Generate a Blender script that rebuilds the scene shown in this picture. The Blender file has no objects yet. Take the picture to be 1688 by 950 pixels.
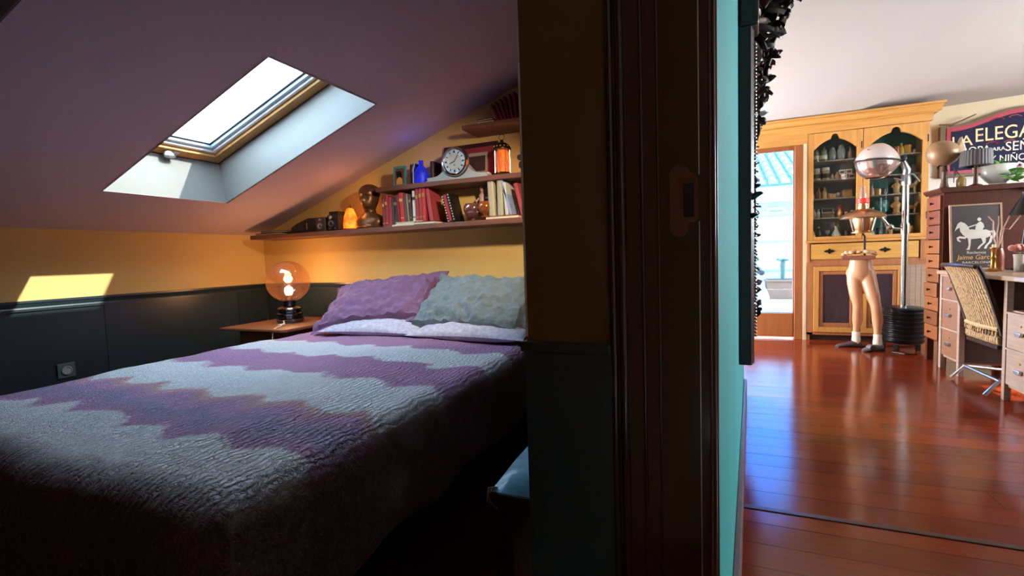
import bpy, bmesh, math, random
from mathutils import Matrix, Vector, noise as mnoise
random.seed(7)
S = bpy.context.scene
COL = S.collection
PI = math.pi

# ------------------------------------------------------------------ camera
cam_d = bpy.data.cameras.new('camera'); cam = bpy.data.objects.new('camera', cam_d); COL.objects.link(cam)
cam_d.sensor_fit = 'HORIZONTAL'; cam_d.sensor_width = 36; cam_d.lens = 785/1688*36
cam_d.clip_start = .02; cam_d.clip_end = 200
cam.matrix_world = Matrix(((.9230, .0061, .3848, 0), (.3833, .0717, -.9208, 0), (-.0332, .9974, .0639, 1.0), (0, 0, 0, 1)))
S.camera = cam

# ------------------------------------------------------------------ sky, sun, daylight
SKY = 19.0
w = bpy.data.worlds.new('sky'); S.world = w; w.use_nodes = True
bg = w.node_tree.nodes['Background']; bg.inputs['Color'].default_value = (.68, .86, 1.0, 1); bg.inputs['Strength'].default_value = SKY
sun_d = bpy.data.lights.new('sun', 'SUN'); sun_d.energy = 13.0; sun_d.angle = math.radians(.8); sun_d.color = (1, .93, .80)
sun = bpy.data.objects.new('sun', sun_d); COL.objects.link(sun)
sun.rotation_euler = Vector((-1, -.27, -.92)).to_track_quat('-Z', 'Y').to_euler(); sun.location = (6, 3, 8)

def area(name, loc, direction, sx, sy, energy=0, color=(1, 1, 1), portal=False):
    d = bpy.data.lights.new(name, 'AREA'); d.shape = 'RECTANGLE'; d.size = sx; d.size_y = sy; d.energy = energy; d.color = color
    o = bpy.data.objects.new(name, d); COL.objects.link(o); o.location = loc
    o.rotation_euler = Vector(direction).to_track_quat('-Z', 'Y').to_euler()
    if portal: d.cycles.is_portal = True
    return o
area('portal_skylight', (-2.25, 1.88, 2.08), (.342, 0, -.94), 1.3, .72, portal=True)
area('portal_terrace', (.45, 6.42, 1.2), (0, -1, 0), 1.0, 1.9, portal=True)
area('added_terrace_window_fill', (-1.42, 5.25, 1.05), (1, 0, 0), 1.3, 1.4, 76, (1, .84, .70))  # warm area lamp added outside the unseen terrace window
area('added_street_window_fill', (4.12, 4.0, 1.75), (-1, 0, -.1), 1.5, 1.0, 40, (1, .87, .74))  # second added lamp, warms the room from the unseen street side

S.view_settings.view_transform = 'Standard'
try: S.view_settings.look = 'None'
except Exception: pass
S.view_settings.gamma = 1; S.view_settings.exposure = .4; S.view_settings.use_curve_mapping = False

# ------------------------------------------------------------------ materials
def lin(c):
    if isinstance(c, str):
        c = [int(c[i:i+2], 16)/255 for i in (0, 2, 4)]
    return tuple(x/12.92 if x <= .04045 else ((x+.055)/1.055)**2.4 for x in c)
MATS = {}
def mat(name, col, rough=.5, metal=0., var=.12, scale=8., bump=0., bscale=None, stretch=None, coat=0., rnd=0., spec=.5, emit=None, sheen=0.):
    if name in MATS: return MATS[name]
    m = bpy.data.materials.new(name); m.use_nodes = True; nt = m.node_tree; N = nt.nodes; L = nt.links
    b = N['Principled BSDF']; c = lin(col)
    b.inputs['Roughness'].default_value = rough; b.inputs['Metallic'].default_value = metal
    b.inputs['Specular IOR Level'].default_value = spec; b.inputs['Coat Weight'].default_value = coat; b.inputs['Coat Roughness'].default_value = .08
    b.inputs['Sheen Weight'].default_value = sheen
    tc = N.new('ShaderNodeTexCoord'); mp = N.new('ShaderNodeMapping'); L.new(tc.outputs['Object'], mp.inputs[0])
    st = stretch or (1, 1, 1); mp.inputs['Scale'].default_value = st
    nz = N.new('ShaderNodeTexNoise'); nz.inputs['Scale'].default_value = scale; nz.inputs['Detail'].default_value = 6; L.new(mp.outputs[0], nz.inputs[0])
    mx = N.new('ShaderNodeMix'); mx.data_type = 'RGBA'
    mx.inputs[6].default_value = tuple(max(0, x*(1-var*1.6)) for x in c)+(1,)
    mx.inputs[7].default_value = tuple(min(1, x*(1+var*1.6)) for x in c)+(1,)
    L.new(nz.outputs[0], mx.inputs[0]); out = mx.outputs[2]
    if rnd:
        oi = N.new('ShaderNodeObjectInfo'); hs = N.new('ShaderNodeHueSaturation'); mr = N.new('ShaderNodeMapRange')
        mr.inputs[3].default_value = 1-rnd; mr.inputs[4].default_value = 1+rnd; L.new(oi.outputs['Random'], mr.inputs[0]); L.new(mr.outputs[0], hs.inputs['Value']); L.new(out, hs.inputs['Color']); out = hs.outputs[0]
    L.new(out, b.inputs['Base Color'])
    if bump:
        n2 = N.new('ShaderNodeTexNoise'); n2.inputs['Scale'].default_value = bscale or scale*3; n2.inputs['Detail'].default_value = 4; L.new(mp.outputs[0], n2.inputs[0])
        bp = N.new('ShaderNodeBump'); bp.inputs['Strength'].default_value = bump; bp.inputs['Distance'].default_value = .01; L.new(n2.outputs[0], bp.inputs['Height']); L.new(bp.outputs[0], b.inputs['Normal'])
    if emit:
        b.inputs['Emission Color'].default_value = lin(emit[0])+(1,); b.inputs['Emission Strength'].default_value = emit[1]
    MATS[name] = m; return m
def glass(name, col='ffffff', gloss=.12, rough=.02, opaque=0., ocol=None):
    if name in MATS: return MATS[name]
    m = bpy.data.materials.new(name); m.use_nodes = True; nt = m.node_tree; N = nt.nodes; L = nt.links
    for n in list(N):
        if n.type == 'BSDF_PRINCIPLED': N.remove(n)
    o = [n for n in N if n.type == 'OUTPUT_MATERIAL'][0]
    t = N.new('ShaderNodeBsdfTransparent'); t.inputs[0].default_value = lin(col)+(1,)
    g = N.new('ShaderNodeBsdfGlossy'); g.inputs['Roughness'].default_value = rough
    lw = N.new('ShaderNodeLayerWeight'); lw.inputs[0].default_value = .25
    ml = N.new('ShaderNodeMath'); ml.operation = 'MULTIPLY_ADD'; ml.inputs[1].default_value = .5; ml.inputs[2].default_value = gloss*.4; L.new(lw.outputs['Facing'], ml.inputs[0])
    ms = N.new('ShaderNodeMixShader'); L.new(ml.outputs[0], ms.inputs[0]); L.new(t.outputs[0], ms.inputs[1]); L.new(g.outputs[0], ms.inputs[2])
    last = ms
    if opaque:
        d = N.new('ShaderNodeBsdfDiffuse'); d.inputs[0].default_value = lin(ocol or col)+(1,)
        m2 = N.new('ShaderNodeMixShader'); m2.inputs[0].default_value = opaque; L.new(ms.outputs[0], m2.inputs[1]); L.new(d.outputs[0], m2.inputs[2]); last = m2
    L.new(last.outputs[0], o.inputs[0]); MATS[name] = m; return m
def emis(name, col, strength, col2=None, scale=12):
    if name in MATS: return MATS[name]
    m = bpy.data.materials.new(name); m.use_nodes = True; nt = m.node_tree; N = nt.nodes; L = nt.links; b = N['Principled BSDF']
    b.inputs['Base Color'].default_value = lin(col)+(1,); b.inputs['Emission Strength'].default_value = strength
    if col2:
        tc = N.new('ShaderNodeTexCoord'); nz = N.new('ShaderNodeTexNoise'); nz.inputs['Scale'].default_value = scale; L.new(tc.outputs['Object'], nz.inputs[0])
        mx = N.new('ShaderNodeMix'); mx.data_type = 'RGBA'; mx.inputs[6].default_value = lin(col)+(1,); mx.inputs[7].default_value = lin(col2)+(1,)
        mr = N.new('ShaderNodeMapRange'); mr.inputs[1].default_value = .35; mr.inputs[2].default_value = .65; L.new(nz.outputs[0], mr.inputs[0]); L.new(mr.outputs[0], mx.inputs[0]); L.new(mx.outputs[2], b.inputs['Emission Color'])
    else: b.inputs['Emission Color'].default_value = lin(col)+(1,)
    MATS[name] = m; return m

# ------------------------------------------------------------------ mesh helpers
class MB:
    def __init__(s): s.v = []; s.f = []
    def add(s, vs, fs, M=None):
        k = len(s.v); s.v += [tuple(M @ Vector(p)) if M else tuple(p) for p in vs]; s.f += [tuple(i+k for i in f) for f in fs]; return s
    def box(s, c, d, M=None, taper=1.):
        x, y, z = c; a, b, e = d[0]/2, d[1]/2, d[2]/2; t = taper
        return s.add([(x-a, y-b, z-e), (x+a, y-b, z-e), (x+a, y+b, z-e), (x-a, y+b, z-e), (x-a*t, y-b*t, z+e), (x+a*t, y-b*t, z+e), (x+a*t, y+b*t, z+e), (x-a*t, y+b*t, z+e)],
                     [(0, 3, 2, 1), (4, 5, 6, 7), (0, 1, 5, 4), (1, 2, 6, 5), (2, 3, 7, 6), (3, 0, 4, 7)], M)
    def bb(s, x0, x1, y0, y1, z0, z1, M=None): return s.box(((x0+x1)/2, (y0+y1)/2, (z0+z1)/2), (x1-x0, y1-y0, z1-z0), M)
    def lathe(s, prof, n=20, c=(0, 0, 0), M=None, sx=1, sy=1):
        vs = []; fs = []
        for r, z in prof:
            for i in range(n):
                a = 2*PI*i/n; vs.append((c[0]+r*sx*math.cos(a), c[1]+r*sy*math.sin(a), c[2]+z))
        for j in range(len(prof)-1):
            for i in range(n):
                k = (i+1) % n; fs.append((j*n+i, j*n+k, (j+1)*n+k, (j+1)*n+i))
        fs.append(tuple(reversed(range(n)))); fs.append(tuple((len(prof)-1)*n+i for i in range(n)))
        return s.add(vs, fs, M)
    def tube(s, pts, r, n=8, M=None):
        pts = [Vector(p) for p in pts]; m = len(pts); rr = r if isinstance(r, (list, tuple)) else [r]*m
        vs = []; fs = []; up = None
        for i, p in enumerate(pts):
            d = (pts[min(i+1, m-1)]-pts[max(i-1, 0)]).normalized()
            if up is None: up = Vector((0, 0, 1)) if abs(d.z) < .9 else Vector((1, 0, 0))
            a = d.cross(up).normalized(); up = a.cross(d).normalized()
            for k in range(n):
                t = 2*PI*k/n; vs.append(p+(a*math.cos(t)+up*math.sin(t))*rr[i])
        for i in range(m-1):
            for k in range(n):
                q = (k+1) % n; fs.append((i*n+k, i*n+q, (i+1)*n+q, (i+1)*n+k))
        fs.append(tuple(reversed(range(n)))); fs.append(tuple((m-1)*n+k for k in range(n)))
        return s.add(vs, fs, M)
    def prism(s, poly, a, b, axis='y', M=None):
        def P(u, v, t): return {'y': (u, t, v), 'x': (t, u, v), 'z': (u, v, t)}[axis]
        n = len(poly); vs = [P(u, v, a) for u, v in poly]+[P(u, v, b) for u, v in poly]
        fs = [tuple(range(n)), tuple(reversed(range(n, 2*n)))]+[(i, n+i, n+(i+1) % n, (i+1) % n) for i in range(n)]
        return s.add(vs, fs, M)
    def ell(s, c, r, n=14, m=8, M=None):
        pr = [(math.sin(PI*j/m), -math.cos(PI*j/m)) for j in range(m+1)]; pr[0] = (.02, -1); pr[-1] = (.02, 1)
        T = Matrix.Translation(c) @ Matrix.Diagonal((r[0], r[1], r[2], 1)); T = (M @ T) if M else T
        return s.lathe(pr, n, M=T)
    def build(s, name, m, parent=None, smooth=False, bevel=0., loc=None, rot=None, sub=0):
        me = bpy.data.meshes.new(name); me.from_pydata(s.v, [], s.f); me.update()
        bm = bmesh.new(); bm.from_mesh(me); bmesh.ops.recalc_face_normals(bm, faces=bm.faces); bm.to_mesh(me); bm.free()
        if m: me.materials.append(m)
        if smooth: me.shade_smooth(); me.set_sharp_from_angle(angle=math.radians(40))
        return link(name, me, parent, bevel, loc, rot, sub)
def link(name, me, parent=None, bevel=0., loc=None, rot=None, sub=0):
    o = bpy.data.objects.new(name, me); COL.objects.link(o)
    if parent: o.parent = parent
    if loc: o.location = loc
    if rot: o.rotation_euler = rot
    if bevel:
        b = o.modifiers.new('bevel', 'BEVEL'); b.width = bevel; b.segments = 2; b.limit_method = 'ANGLE'
    if sub:
        b = o.modifiers.new('sub', 'SUBSURF'); b.levels = sub; b.render_levels = sub
    return o
def tag(o, label, cat, group=None):
    o['label'] = label; o['category'] = cat
    if group: o['group'] = group
    return o
def thing(name, label, cat, loc=(0, 0, 0), rz=0, group=None):
    o = bpy.data.objects.new(name, None); COL.objects.link(o); o.empty_display_size = .05
    o.location = loc; o.rotation_euler = (0, 0, rz); return tag(o, label, cat, group)
def struct(o, label=None):
    o['kind'] = 'structure'
    if label: o['label'] = label
    return o
def estruct(name, label, loc=(0, 0, 0), rot=(0, 0, 0)):
    o = bpy.data.objects.new(name, None); COL.objects.link(o); o.location = loc; o.rotation_euler = rot; return struct(o, label)
def text_mesh(body, size, m, name, parent, M, extrude=.002, align='LEFT', sx=1., shear=0.):
    cu = bpy.data.curves.new('t', 'FONT'); cu.body = body; cu.size = size; cu.extrude = extrude; cu.align_x = align; cu.shear = shear; cu.resolution_u = 3
    to = bpy.data.objects.new('t', cu); COL.objects.link(to); bpy.context.view_layer.update()
    me = bpy.data.meshes.new_from_object(to.evaluated_get(bpy.context.evaluated_depsgraph_get()))
    bpy.data.objects.remove(to); bpy.data.curves.remove(cu)
    me.transform(M @ Matrix.Diagonal((sx, 1, 1, 1))); me.materials.clear(); me.materials.append(m); me.name = name
    return link(name, me, parent)
def rotm(x=0, y=0, z=0, loc=(0, 0, 0)):
    return Matrix.Translation(loc) @ Matrix.Rotation(z, 4, 'Z') @ Matrix.Rotation(y, 4, 'Y') @ Matrix.Rotation(x, 4, 'X')
ORD = ['first', 'second', 'third', 'fourth', 'fifth', 'sixth', 'seventh', 'eighth', 'ninth', 'tenth', 'eleventh', 'twelfth']

# ------------------------------------------------------------------ palette
ochre = mat('ochre_paint', 'd8b46e', .75, var=.06, scale=3, bump=.05, bscale=60)
dado_m = mat('black_green_gloss_paint', '2a363c', .32, var=.12, scale=4, bump=.03, bscale=12)
ceil_m = mat('mauve_grey_ceiling_paint', 'c0a8ac', .85, var=.03, scale=2, bump=.03, bscale=80)
reveal_m = mat('darkened_white_reveal', '7a756f', .5, var=.03, scale=5, bump=.04, bscale=20)  # white reveal darkened to grey against the strong sky
pine = mat('pine_frame', 'b9803f', .5, var=.2, scale=6, stretch=(1, 8, 8), coat=.2)
white_lac = mat('white_lacquer', 'd9d6d8', .35, var=.05)
gasket = mat('dark_rubber_gasket', '20242c', .5)
steel = mat('brushed_steel', 'b8bcc0', .3, 1., var=.08)
brown_gloss = mat('dark_brown_gloss_paint', '3a1c18', .16, var=.12, scale=3, coat=.3, bump=.02, bscale=9)
ochre_shaded = mat('shaded_ochre_paint', '6a4524', .8, var=.08, scale=3, bump=.05, bscale=60)  # ochre wall paint with the backlit shade put into its colour
casing_m = mat('reddish_brown_casing', '6a3d30', .3, var=.15, scale=5, stretch=(6, 6, 1), coat=.3)
teal_m = mat('teal_gloss_paint', '52c2c6', .55, spec=.25, var=.1, scale=2.5, stretch=(1, 1, .4), bump=.04, bscale=8)
floor_w = mat('red_brown_varnished_plank', '762a12', .13, spec=.24, var=.3, scale=5, stretch=(.6, 7, 7), coat=.08, rnd=.30, bump=.03, bscale=5)
strip_m = mat('dark_floor_strip', '4a2a20', .3, .3, var=.1)
sub_m = mat('dark_subfloor', '1c0d09', .8)
bed_floor = mat('dark_brown_boards', '43231a', .35, var=.3, scale=4, stretch=(1, 8, 1))
cream = mat('cream_ceiling_paint', 'b2a7a0', .85, var=.02, scale=2)
cream_wall = mat('cream_wall_paint', 'd8c3a0', .8, var=.05, scale=3)
plainwall = mat('off_white_plaster', 'd9d0c4', .85, var=.04)
cab_wood = mat('honey_pine', 'c98d48', .42, var=.2, scale=5, stretch=(7, 7, .8), coat=.15)
cab_woodh = mat('honey_pine_crosswise', 'c98d48', .42, var=.2, scale=5, stretch=(.8, 7, 7), coat=.15)
cab_brown = mat('reddish_pine', 'a86a42', .45, var=.22, scale=5, stretch=(7, 7, .8))
cab_dark = mat('dark_inset_panel', '3b2a30', .35, var=.25, scale=4, stretch=(6, 6, 1))
cab_in = mat('slate_blue_interior', '78848a', .7, var=.1)
cab_teal = mat('teal_interior', '4c9492', .7, var=.1)
shelf_in = mat('cabinet_shelf_board', '97867a', .6, var=.15)
iron = mat('dark_iron', '2b2420', .4, .7, var=.15)
clear = glass('clear_glass')
wglass = glass('window_glass', 'f4fbff', .1)
cabglass = glass('cabinet_glass', 'f2f6f4', .08)
jarglass = glass('jar_glass', 'cfd6d4', .25, .08, .4, 'b9bcb8')
amber = glass('amber_glass', 'd9843a', .25, .05, .35, 'c0702c')
chrome = mat('chrome', 'd8d4d2', .12, 1., var=.03)
brass = mat('aged_brass', 'a97a3c', .28, 1., var=.2, scale=12)
walnut = mat('walnut', '50200f', .5, var=.3, scale=5, stretch=(7, 7, 1), spec=.3)
oak_grey = mat('worn_greyish_oak', '85593e', .5, var=.22, scale=6, stretch=(1, 1.2, 8))
oak_pale = mat('pale_pinkish_oak', 'a88a78', .5, var=.2, scale=6, stretch=(1, 1.2, 8))
orange_dr = mat('orange_brown_drawer_wood', '854c24', .4, var=.25, scale=6, stretch=(1, 1, 6), rnd=.25)
shelf_wood = mat('rough_reddish_shelf_wood', '6e4434', .55, var=.3, scale=6, stretch=(.8, 6, 6))
black_m = mat('black_plastic', '0f0f12', .35, var=.1)
black_leather = mat('black_leatherette', '18161a', .6, var=.2, scale=60, bump=.2)
paper = mat('cream_paper', 'd9ccae', .8, var=.08)
gold_ink = mat('gold_paint', 'e6b96a', .5, var=.06)
skin_m = mat('mannequin_flesh_plastic', 'c98f68', .35, var=.06, scale=3, coat=.2)
white_cer = mat('white_porcelain', 'd8d0c6', .2, var=.04, coat=.5)
green_leaf = mat('green_leaf', '4f8a34', .45, var=.3, scale=20, rnd=.3)
terra = mat('terracotta', 'a4623e', .7, var=.15)

# ------------------------------------------------------------------ bedroom shell
XL, YB, RS = -3.45, 2.9, .363
def roof(x): return 1.25+RS*(x-XL)
HX0, HX1, HY0, HY1 = -2.97, -1.72, 1.53, 2.23
m = MB()
def cquad(x0, x1, y0, y1): m.add([(x0, y0, roof(x0)), (x1, y0, roof(x1)), (x1, y1, roof(x1)), (x0, y1, roof(x0)), (x0, y0, roof(x0)+.0015), (x1, y0, roof(x1)+.0015), (x1, y1, roof(x1)+.0015), (x0, y1, roof(x0)+.0015)], [(0, 1, 2, 3), (7, 6, 5, 4), (0, 4, 5, 1), (1, 5, 6, 2), (2, 6, 7, 3), (3, 7, 4, 0)])
cquad(XL-.1, HX0, -1.3, YB+.1); cquad(HX1, .02, -1.3, YB+.1); cquad(HX0, HX1, -1.3, HY0); cquad(HX0, HX1, HY1, YB+.1)
struct(m.build('ceiling', ceil_m), 'sloping mauve-grey attic ceiling over the bed')
wl = struct(MB().bb(XL-.12, XL, -1.3, YB+.1, 0, 1.27).build('wall_left', ochre), 'low ochre knee wall on the left')
wb = struct(MB().prism([(XL-.1, 0), (0, 0), (0, roof(0)+.01), (XL-.1, roof(XL-.1)+.01)], YB, YB+.1).build('wall_back', ochre), 'ochre wall behind the bed head')
struct(MB().prism([(XL-.1, 0), (.05, 0), (.05, 3.0), (XL-.1, roof(XL-.1)+.01)], -1.4, -1.3).build('wall_front', ochre))
struct(MB().bb(XL-.1, -.15, -1.3, YB+.1, -.06, 0).build('floor', bed_floor), 'dark boards of the bedroom floor')
# wainscot boards and rails
def wains(parent, ys):
    for a, b in zip(ys[:-1], ys[1:]):
        MB().bb(XL, XL+.018, a+.0015, b-.0015, 0, .80).build('wainscot_panel', dado_m, parent)
    MB().prism([(XL, .795), (XL+.026, .795), (XL+.026, .808), (XL+.022, .815), (XL+.03, .835), (XL+.034, .84), (XL+.034, .852), (XL, .852)], -1.3, YB).build('dado_rail', dado_m, parent)
wains(wl, [-1.3, -.1, .8, 1.72, 2.62, 2.88])
for a, b in zip([XL+.02, -2.5, -1.6, -.7], [-2.5, -1.6, -.7, -.1]):
    MB().bb(a+.0015, b-.0015, YB-.018, YB, 0, .80).build('wainscot_panel', dado_m, wb)
MB().prism([(YB, .795), (YB-.026, .795), (YB-.026, .808), (YB-.022, .815), (YB-.03, .835), (YB-.034, .84), (YB-.034, .852), (YB, .852)], XL+.03, -.1, 'x').build('dado_rail', dado_m, wb)

# partition: stub with dado, thick wall behind, wall behind the camera
wp = struct(MB().bb(-.30, -.152, .78, .95, 0, 2.42).build('wall_partition', ochre_shaded), 'shade-darkened ochre end of the partition wall between the two rooms')
MB().bb(-.302, -.150, .772, .78, 0, .835).build('wainscot_panel', dado_m, wp)
MB().bb(-.308, -.150, .764, .80, .835, .853).build('dado_rail', dado_m, wp, bevel=.003)
MB().tube([(-.300, .781, .86), (-.300, .781, 1.3), (-.301, .781, 1.8), (-.300, .781, 2.4)], .0022, 6).build('corner_bead', mat('chipped_white_plaster', 'bfb6ae', .6, var=.3, scale=40), wp)
kn = MB().ell((-.303, .777, 1.172), (.004, .005, .005)).ell((-.303, .781, 1.160), (.003, .004, .006)).build('plaster_chip', mat('chipped_white_plaster', 'bfb6ae', .6), wp, smooth=True)
struct(MB().prism([(-.15, .83), (.0115, .83), (.21, 3.62), (.06, 3.62), (-.13, 2.95), (-.13, .9)], 0, 2.98, 'z').build('wall_teal', teal_m), 'glossy teal wall of the living room')
struct(MB().bb(-.30, .0, -1.3, -.14, 0, 2.9).build('wall_doorway', ochre))
wrb = struct(MB().bb(-.140, -.131, .95, YB, 0, 2.42).build('wall_right', ochre_shaded), 'shade-darkened ochre wall on the right of the bed')
MB().bb(-.152, -.140, .95, YB-.04, 0, .84).build('wainscot_panel', dado_m, wrb)
bsb = struct(MB().prism([(.0125, .84), (.033, .84), (.228, 3.60), (.2085, 3.60)], 0, .11, 'z').build('baseboard_teal', mat('mauve_brown_baseboard', '7a5550', .4, var=.2, scale=12), bevel=.004), 'mauve-brown baseboard along the teal wall')

struct(MB().bb(-.14, -.03, .9, 3.5, 2.4, 3.6).build('wall_upper', plainwall))
struct(MB().bb(-.14, -.03, -1.3, .9, 2.35, 3.6).build('wall_over_door', plainwall))
# door frame in the partition end
d1 = estruct('door_1', 'dark brown glossy door frame at the partition end', (0, .78, 0))
MB().bb(-.152, -.0015, -.004, .06, 0, 2.45).build('jamb_board', brown_gloss, d1)
for x, r in ((-.146, .0065), (-.130, .0075), (-.098, .003), (-.074, .002)):
    MB().tube([(x, -.004, 0), (x, -.004, 2.45)], r, 12).build('bead_moulding', brown_gloss, d1, smooth=True)
MB().bb(-.0155, -.0140, -.0075, -.004, 0, 1.045).build('metal_edge', steel, d1); MB().bb(-.0155, -.0140, -.0075, -.004, 1.115, 2.45).build('metal_edge', steel, d1)
for k, x in enumerate((.0005, .0033, .0061, .0089)):
    MB().tube([(x, -.006+.004*(k % 2), 0), (x, -.006+.004*(k % 2), 2.45)], .0021, 8).build('fluted_bead', casing_m, d1, smooth=True)
MB().bb(-.0015, .0105, -.004, .05, 0, 2.45).build('casing_board', casing_m, d1)
rust = mat('rusty_iron', '6b3c26', .5, .5, var=.3, scale=60)
pl = MB()
poly = [(-.014*math.cos(t)-.043, .0135*math.sin(t)+1.117) for t in [PI*i/8 for i in range(-2, 11)]]
poly = [(-.057, 1.03), (-.057, 1.12)]+[(-.043-.014*math.cos(PI*i/8), 1.12+.012*math.sin(PI*i/8)) for i in range(1, 8)]+[(-.029, 1.12), (-.024, 1.118), (-.017, 1.108), (-.0165, 1.05), (-.022, 1.044), (-.029, 1.043), (-.029, 1.034)]+[(-.043+.014*math.cos(PI*i/8), 1.034-.012*math.sin(PI*i/8)) for i in range(1, 8)]
st = MB().prism(poly, -.0095, -.004).build('strike_plate', rust, d1, bevel=.0008); st['label'] = 'rusty latch plate'
MB().bb(-.037, -.022, -.0105, -.0094, 1.052, 1.102).build('latch_recess', mat('recess_black', '0d0908', .7), st)
for z in (1.119, 1.036): MB().lathe([(.0055, 0), (.005, .002), (.002, .0022), (.0015, .0008)], 12, M=rotm(PI/2, 0, 0, (-.043, -.0094, z))).build('screw_head', rust, st, smooth=True)

# ------------------------------------------------------------------ skylight
A20 = math.atan(RS); ca, sa = math.cos(A20), math.sin(A20)
w1 = estruct('window_1', 'tilted roof window in a deep white reveal above the bed')
off = Vector((-.046, 0, .265))
P = [Vector((HX0, HY0, roof(HX0))), Vector((HX1, HY0, roof(HX1))), Vector((HX1, HY1, roof(HX1))), Vector((HX0, HY1, roof(HX0)))]
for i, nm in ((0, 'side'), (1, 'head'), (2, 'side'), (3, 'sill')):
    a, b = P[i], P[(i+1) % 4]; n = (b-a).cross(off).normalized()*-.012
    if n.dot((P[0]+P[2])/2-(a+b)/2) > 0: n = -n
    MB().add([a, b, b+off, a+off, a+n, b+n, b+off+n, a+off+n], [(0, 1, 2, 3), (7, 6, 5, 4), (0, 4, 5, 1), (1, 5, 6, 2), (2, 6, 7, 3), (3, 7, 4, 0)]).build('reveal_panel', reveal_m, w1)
skyl = bpy.data.objects.new('sash_assembly', None); COL.objects.link(skyl); skyl.parent = w1; skyl.location = P[0]+off; skyl.rotation_euler = (0, -A20, 0)
LU, LV = (HX1-HX0)/ca, HY1-HY0
def ring(name, mt, inset, wd, z0, z1, bev=.003):
    a, b, c, d = inset, LU-inset, inset, LV-inset
    for (x0, x1, y0, y1) in ((a, a+wd, c, d), (b-wd, b, c, d), (a+wd, b-wd, c, c+wd), (a+wd, b-wd, d-wd, d)):
        MB().bb(x0, x1, y0, y1, z0, z1).build(name, mt, skyl, bevel=bev)
ring('shadow_gap', gasket, -.012, .014, -.004, .09, 0); ring('pine_frame', pine, 0, .066, 0, .085); ring('white_sash', white_lac, .068, .022, .02, .085); ring('grey_sash_lip', mat('grey_sash', 'a9b7c2', .35), .0905, .022, .034, .085)
ring('glazing_gasket', gasket, .113, .007, .052, .085, 0); ring('glazing_bead', white_lac, .1205, .006, .055, .085, 0)
MB().bb(.10, LU-.10, .10, LV-.10, .07, .074).build('pane', wglass, skyl)
MB().bb(.016, .05, .36, .42, -.004, .0).build('catch_plate', steel, skyl)
lt = MB().lathe([(.022, 0), (.024, .01), (.02, .03), (.01, .034)], 16, M=rotm(loc=(.034, .36, -.034)), sx=.8, sy=1.5).build('latch', steel, skyl, smooth=True)
# dark roof timber in the top left corner
tag(MB().box((0, 0, 0), (.9, .20, .05), rotm(0, -A20, math.radians(3), (-2.1, .675, roof(-2.1)-.024))).build('roof_timber', mat('dark_beam_wood', '1c1012', .7, var=.3, scale=6, stretch=(1, 8, 8)), bevel=.012), 'dark timber under the sloping bedroom ceiling at the top left', 'beam')

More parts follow.
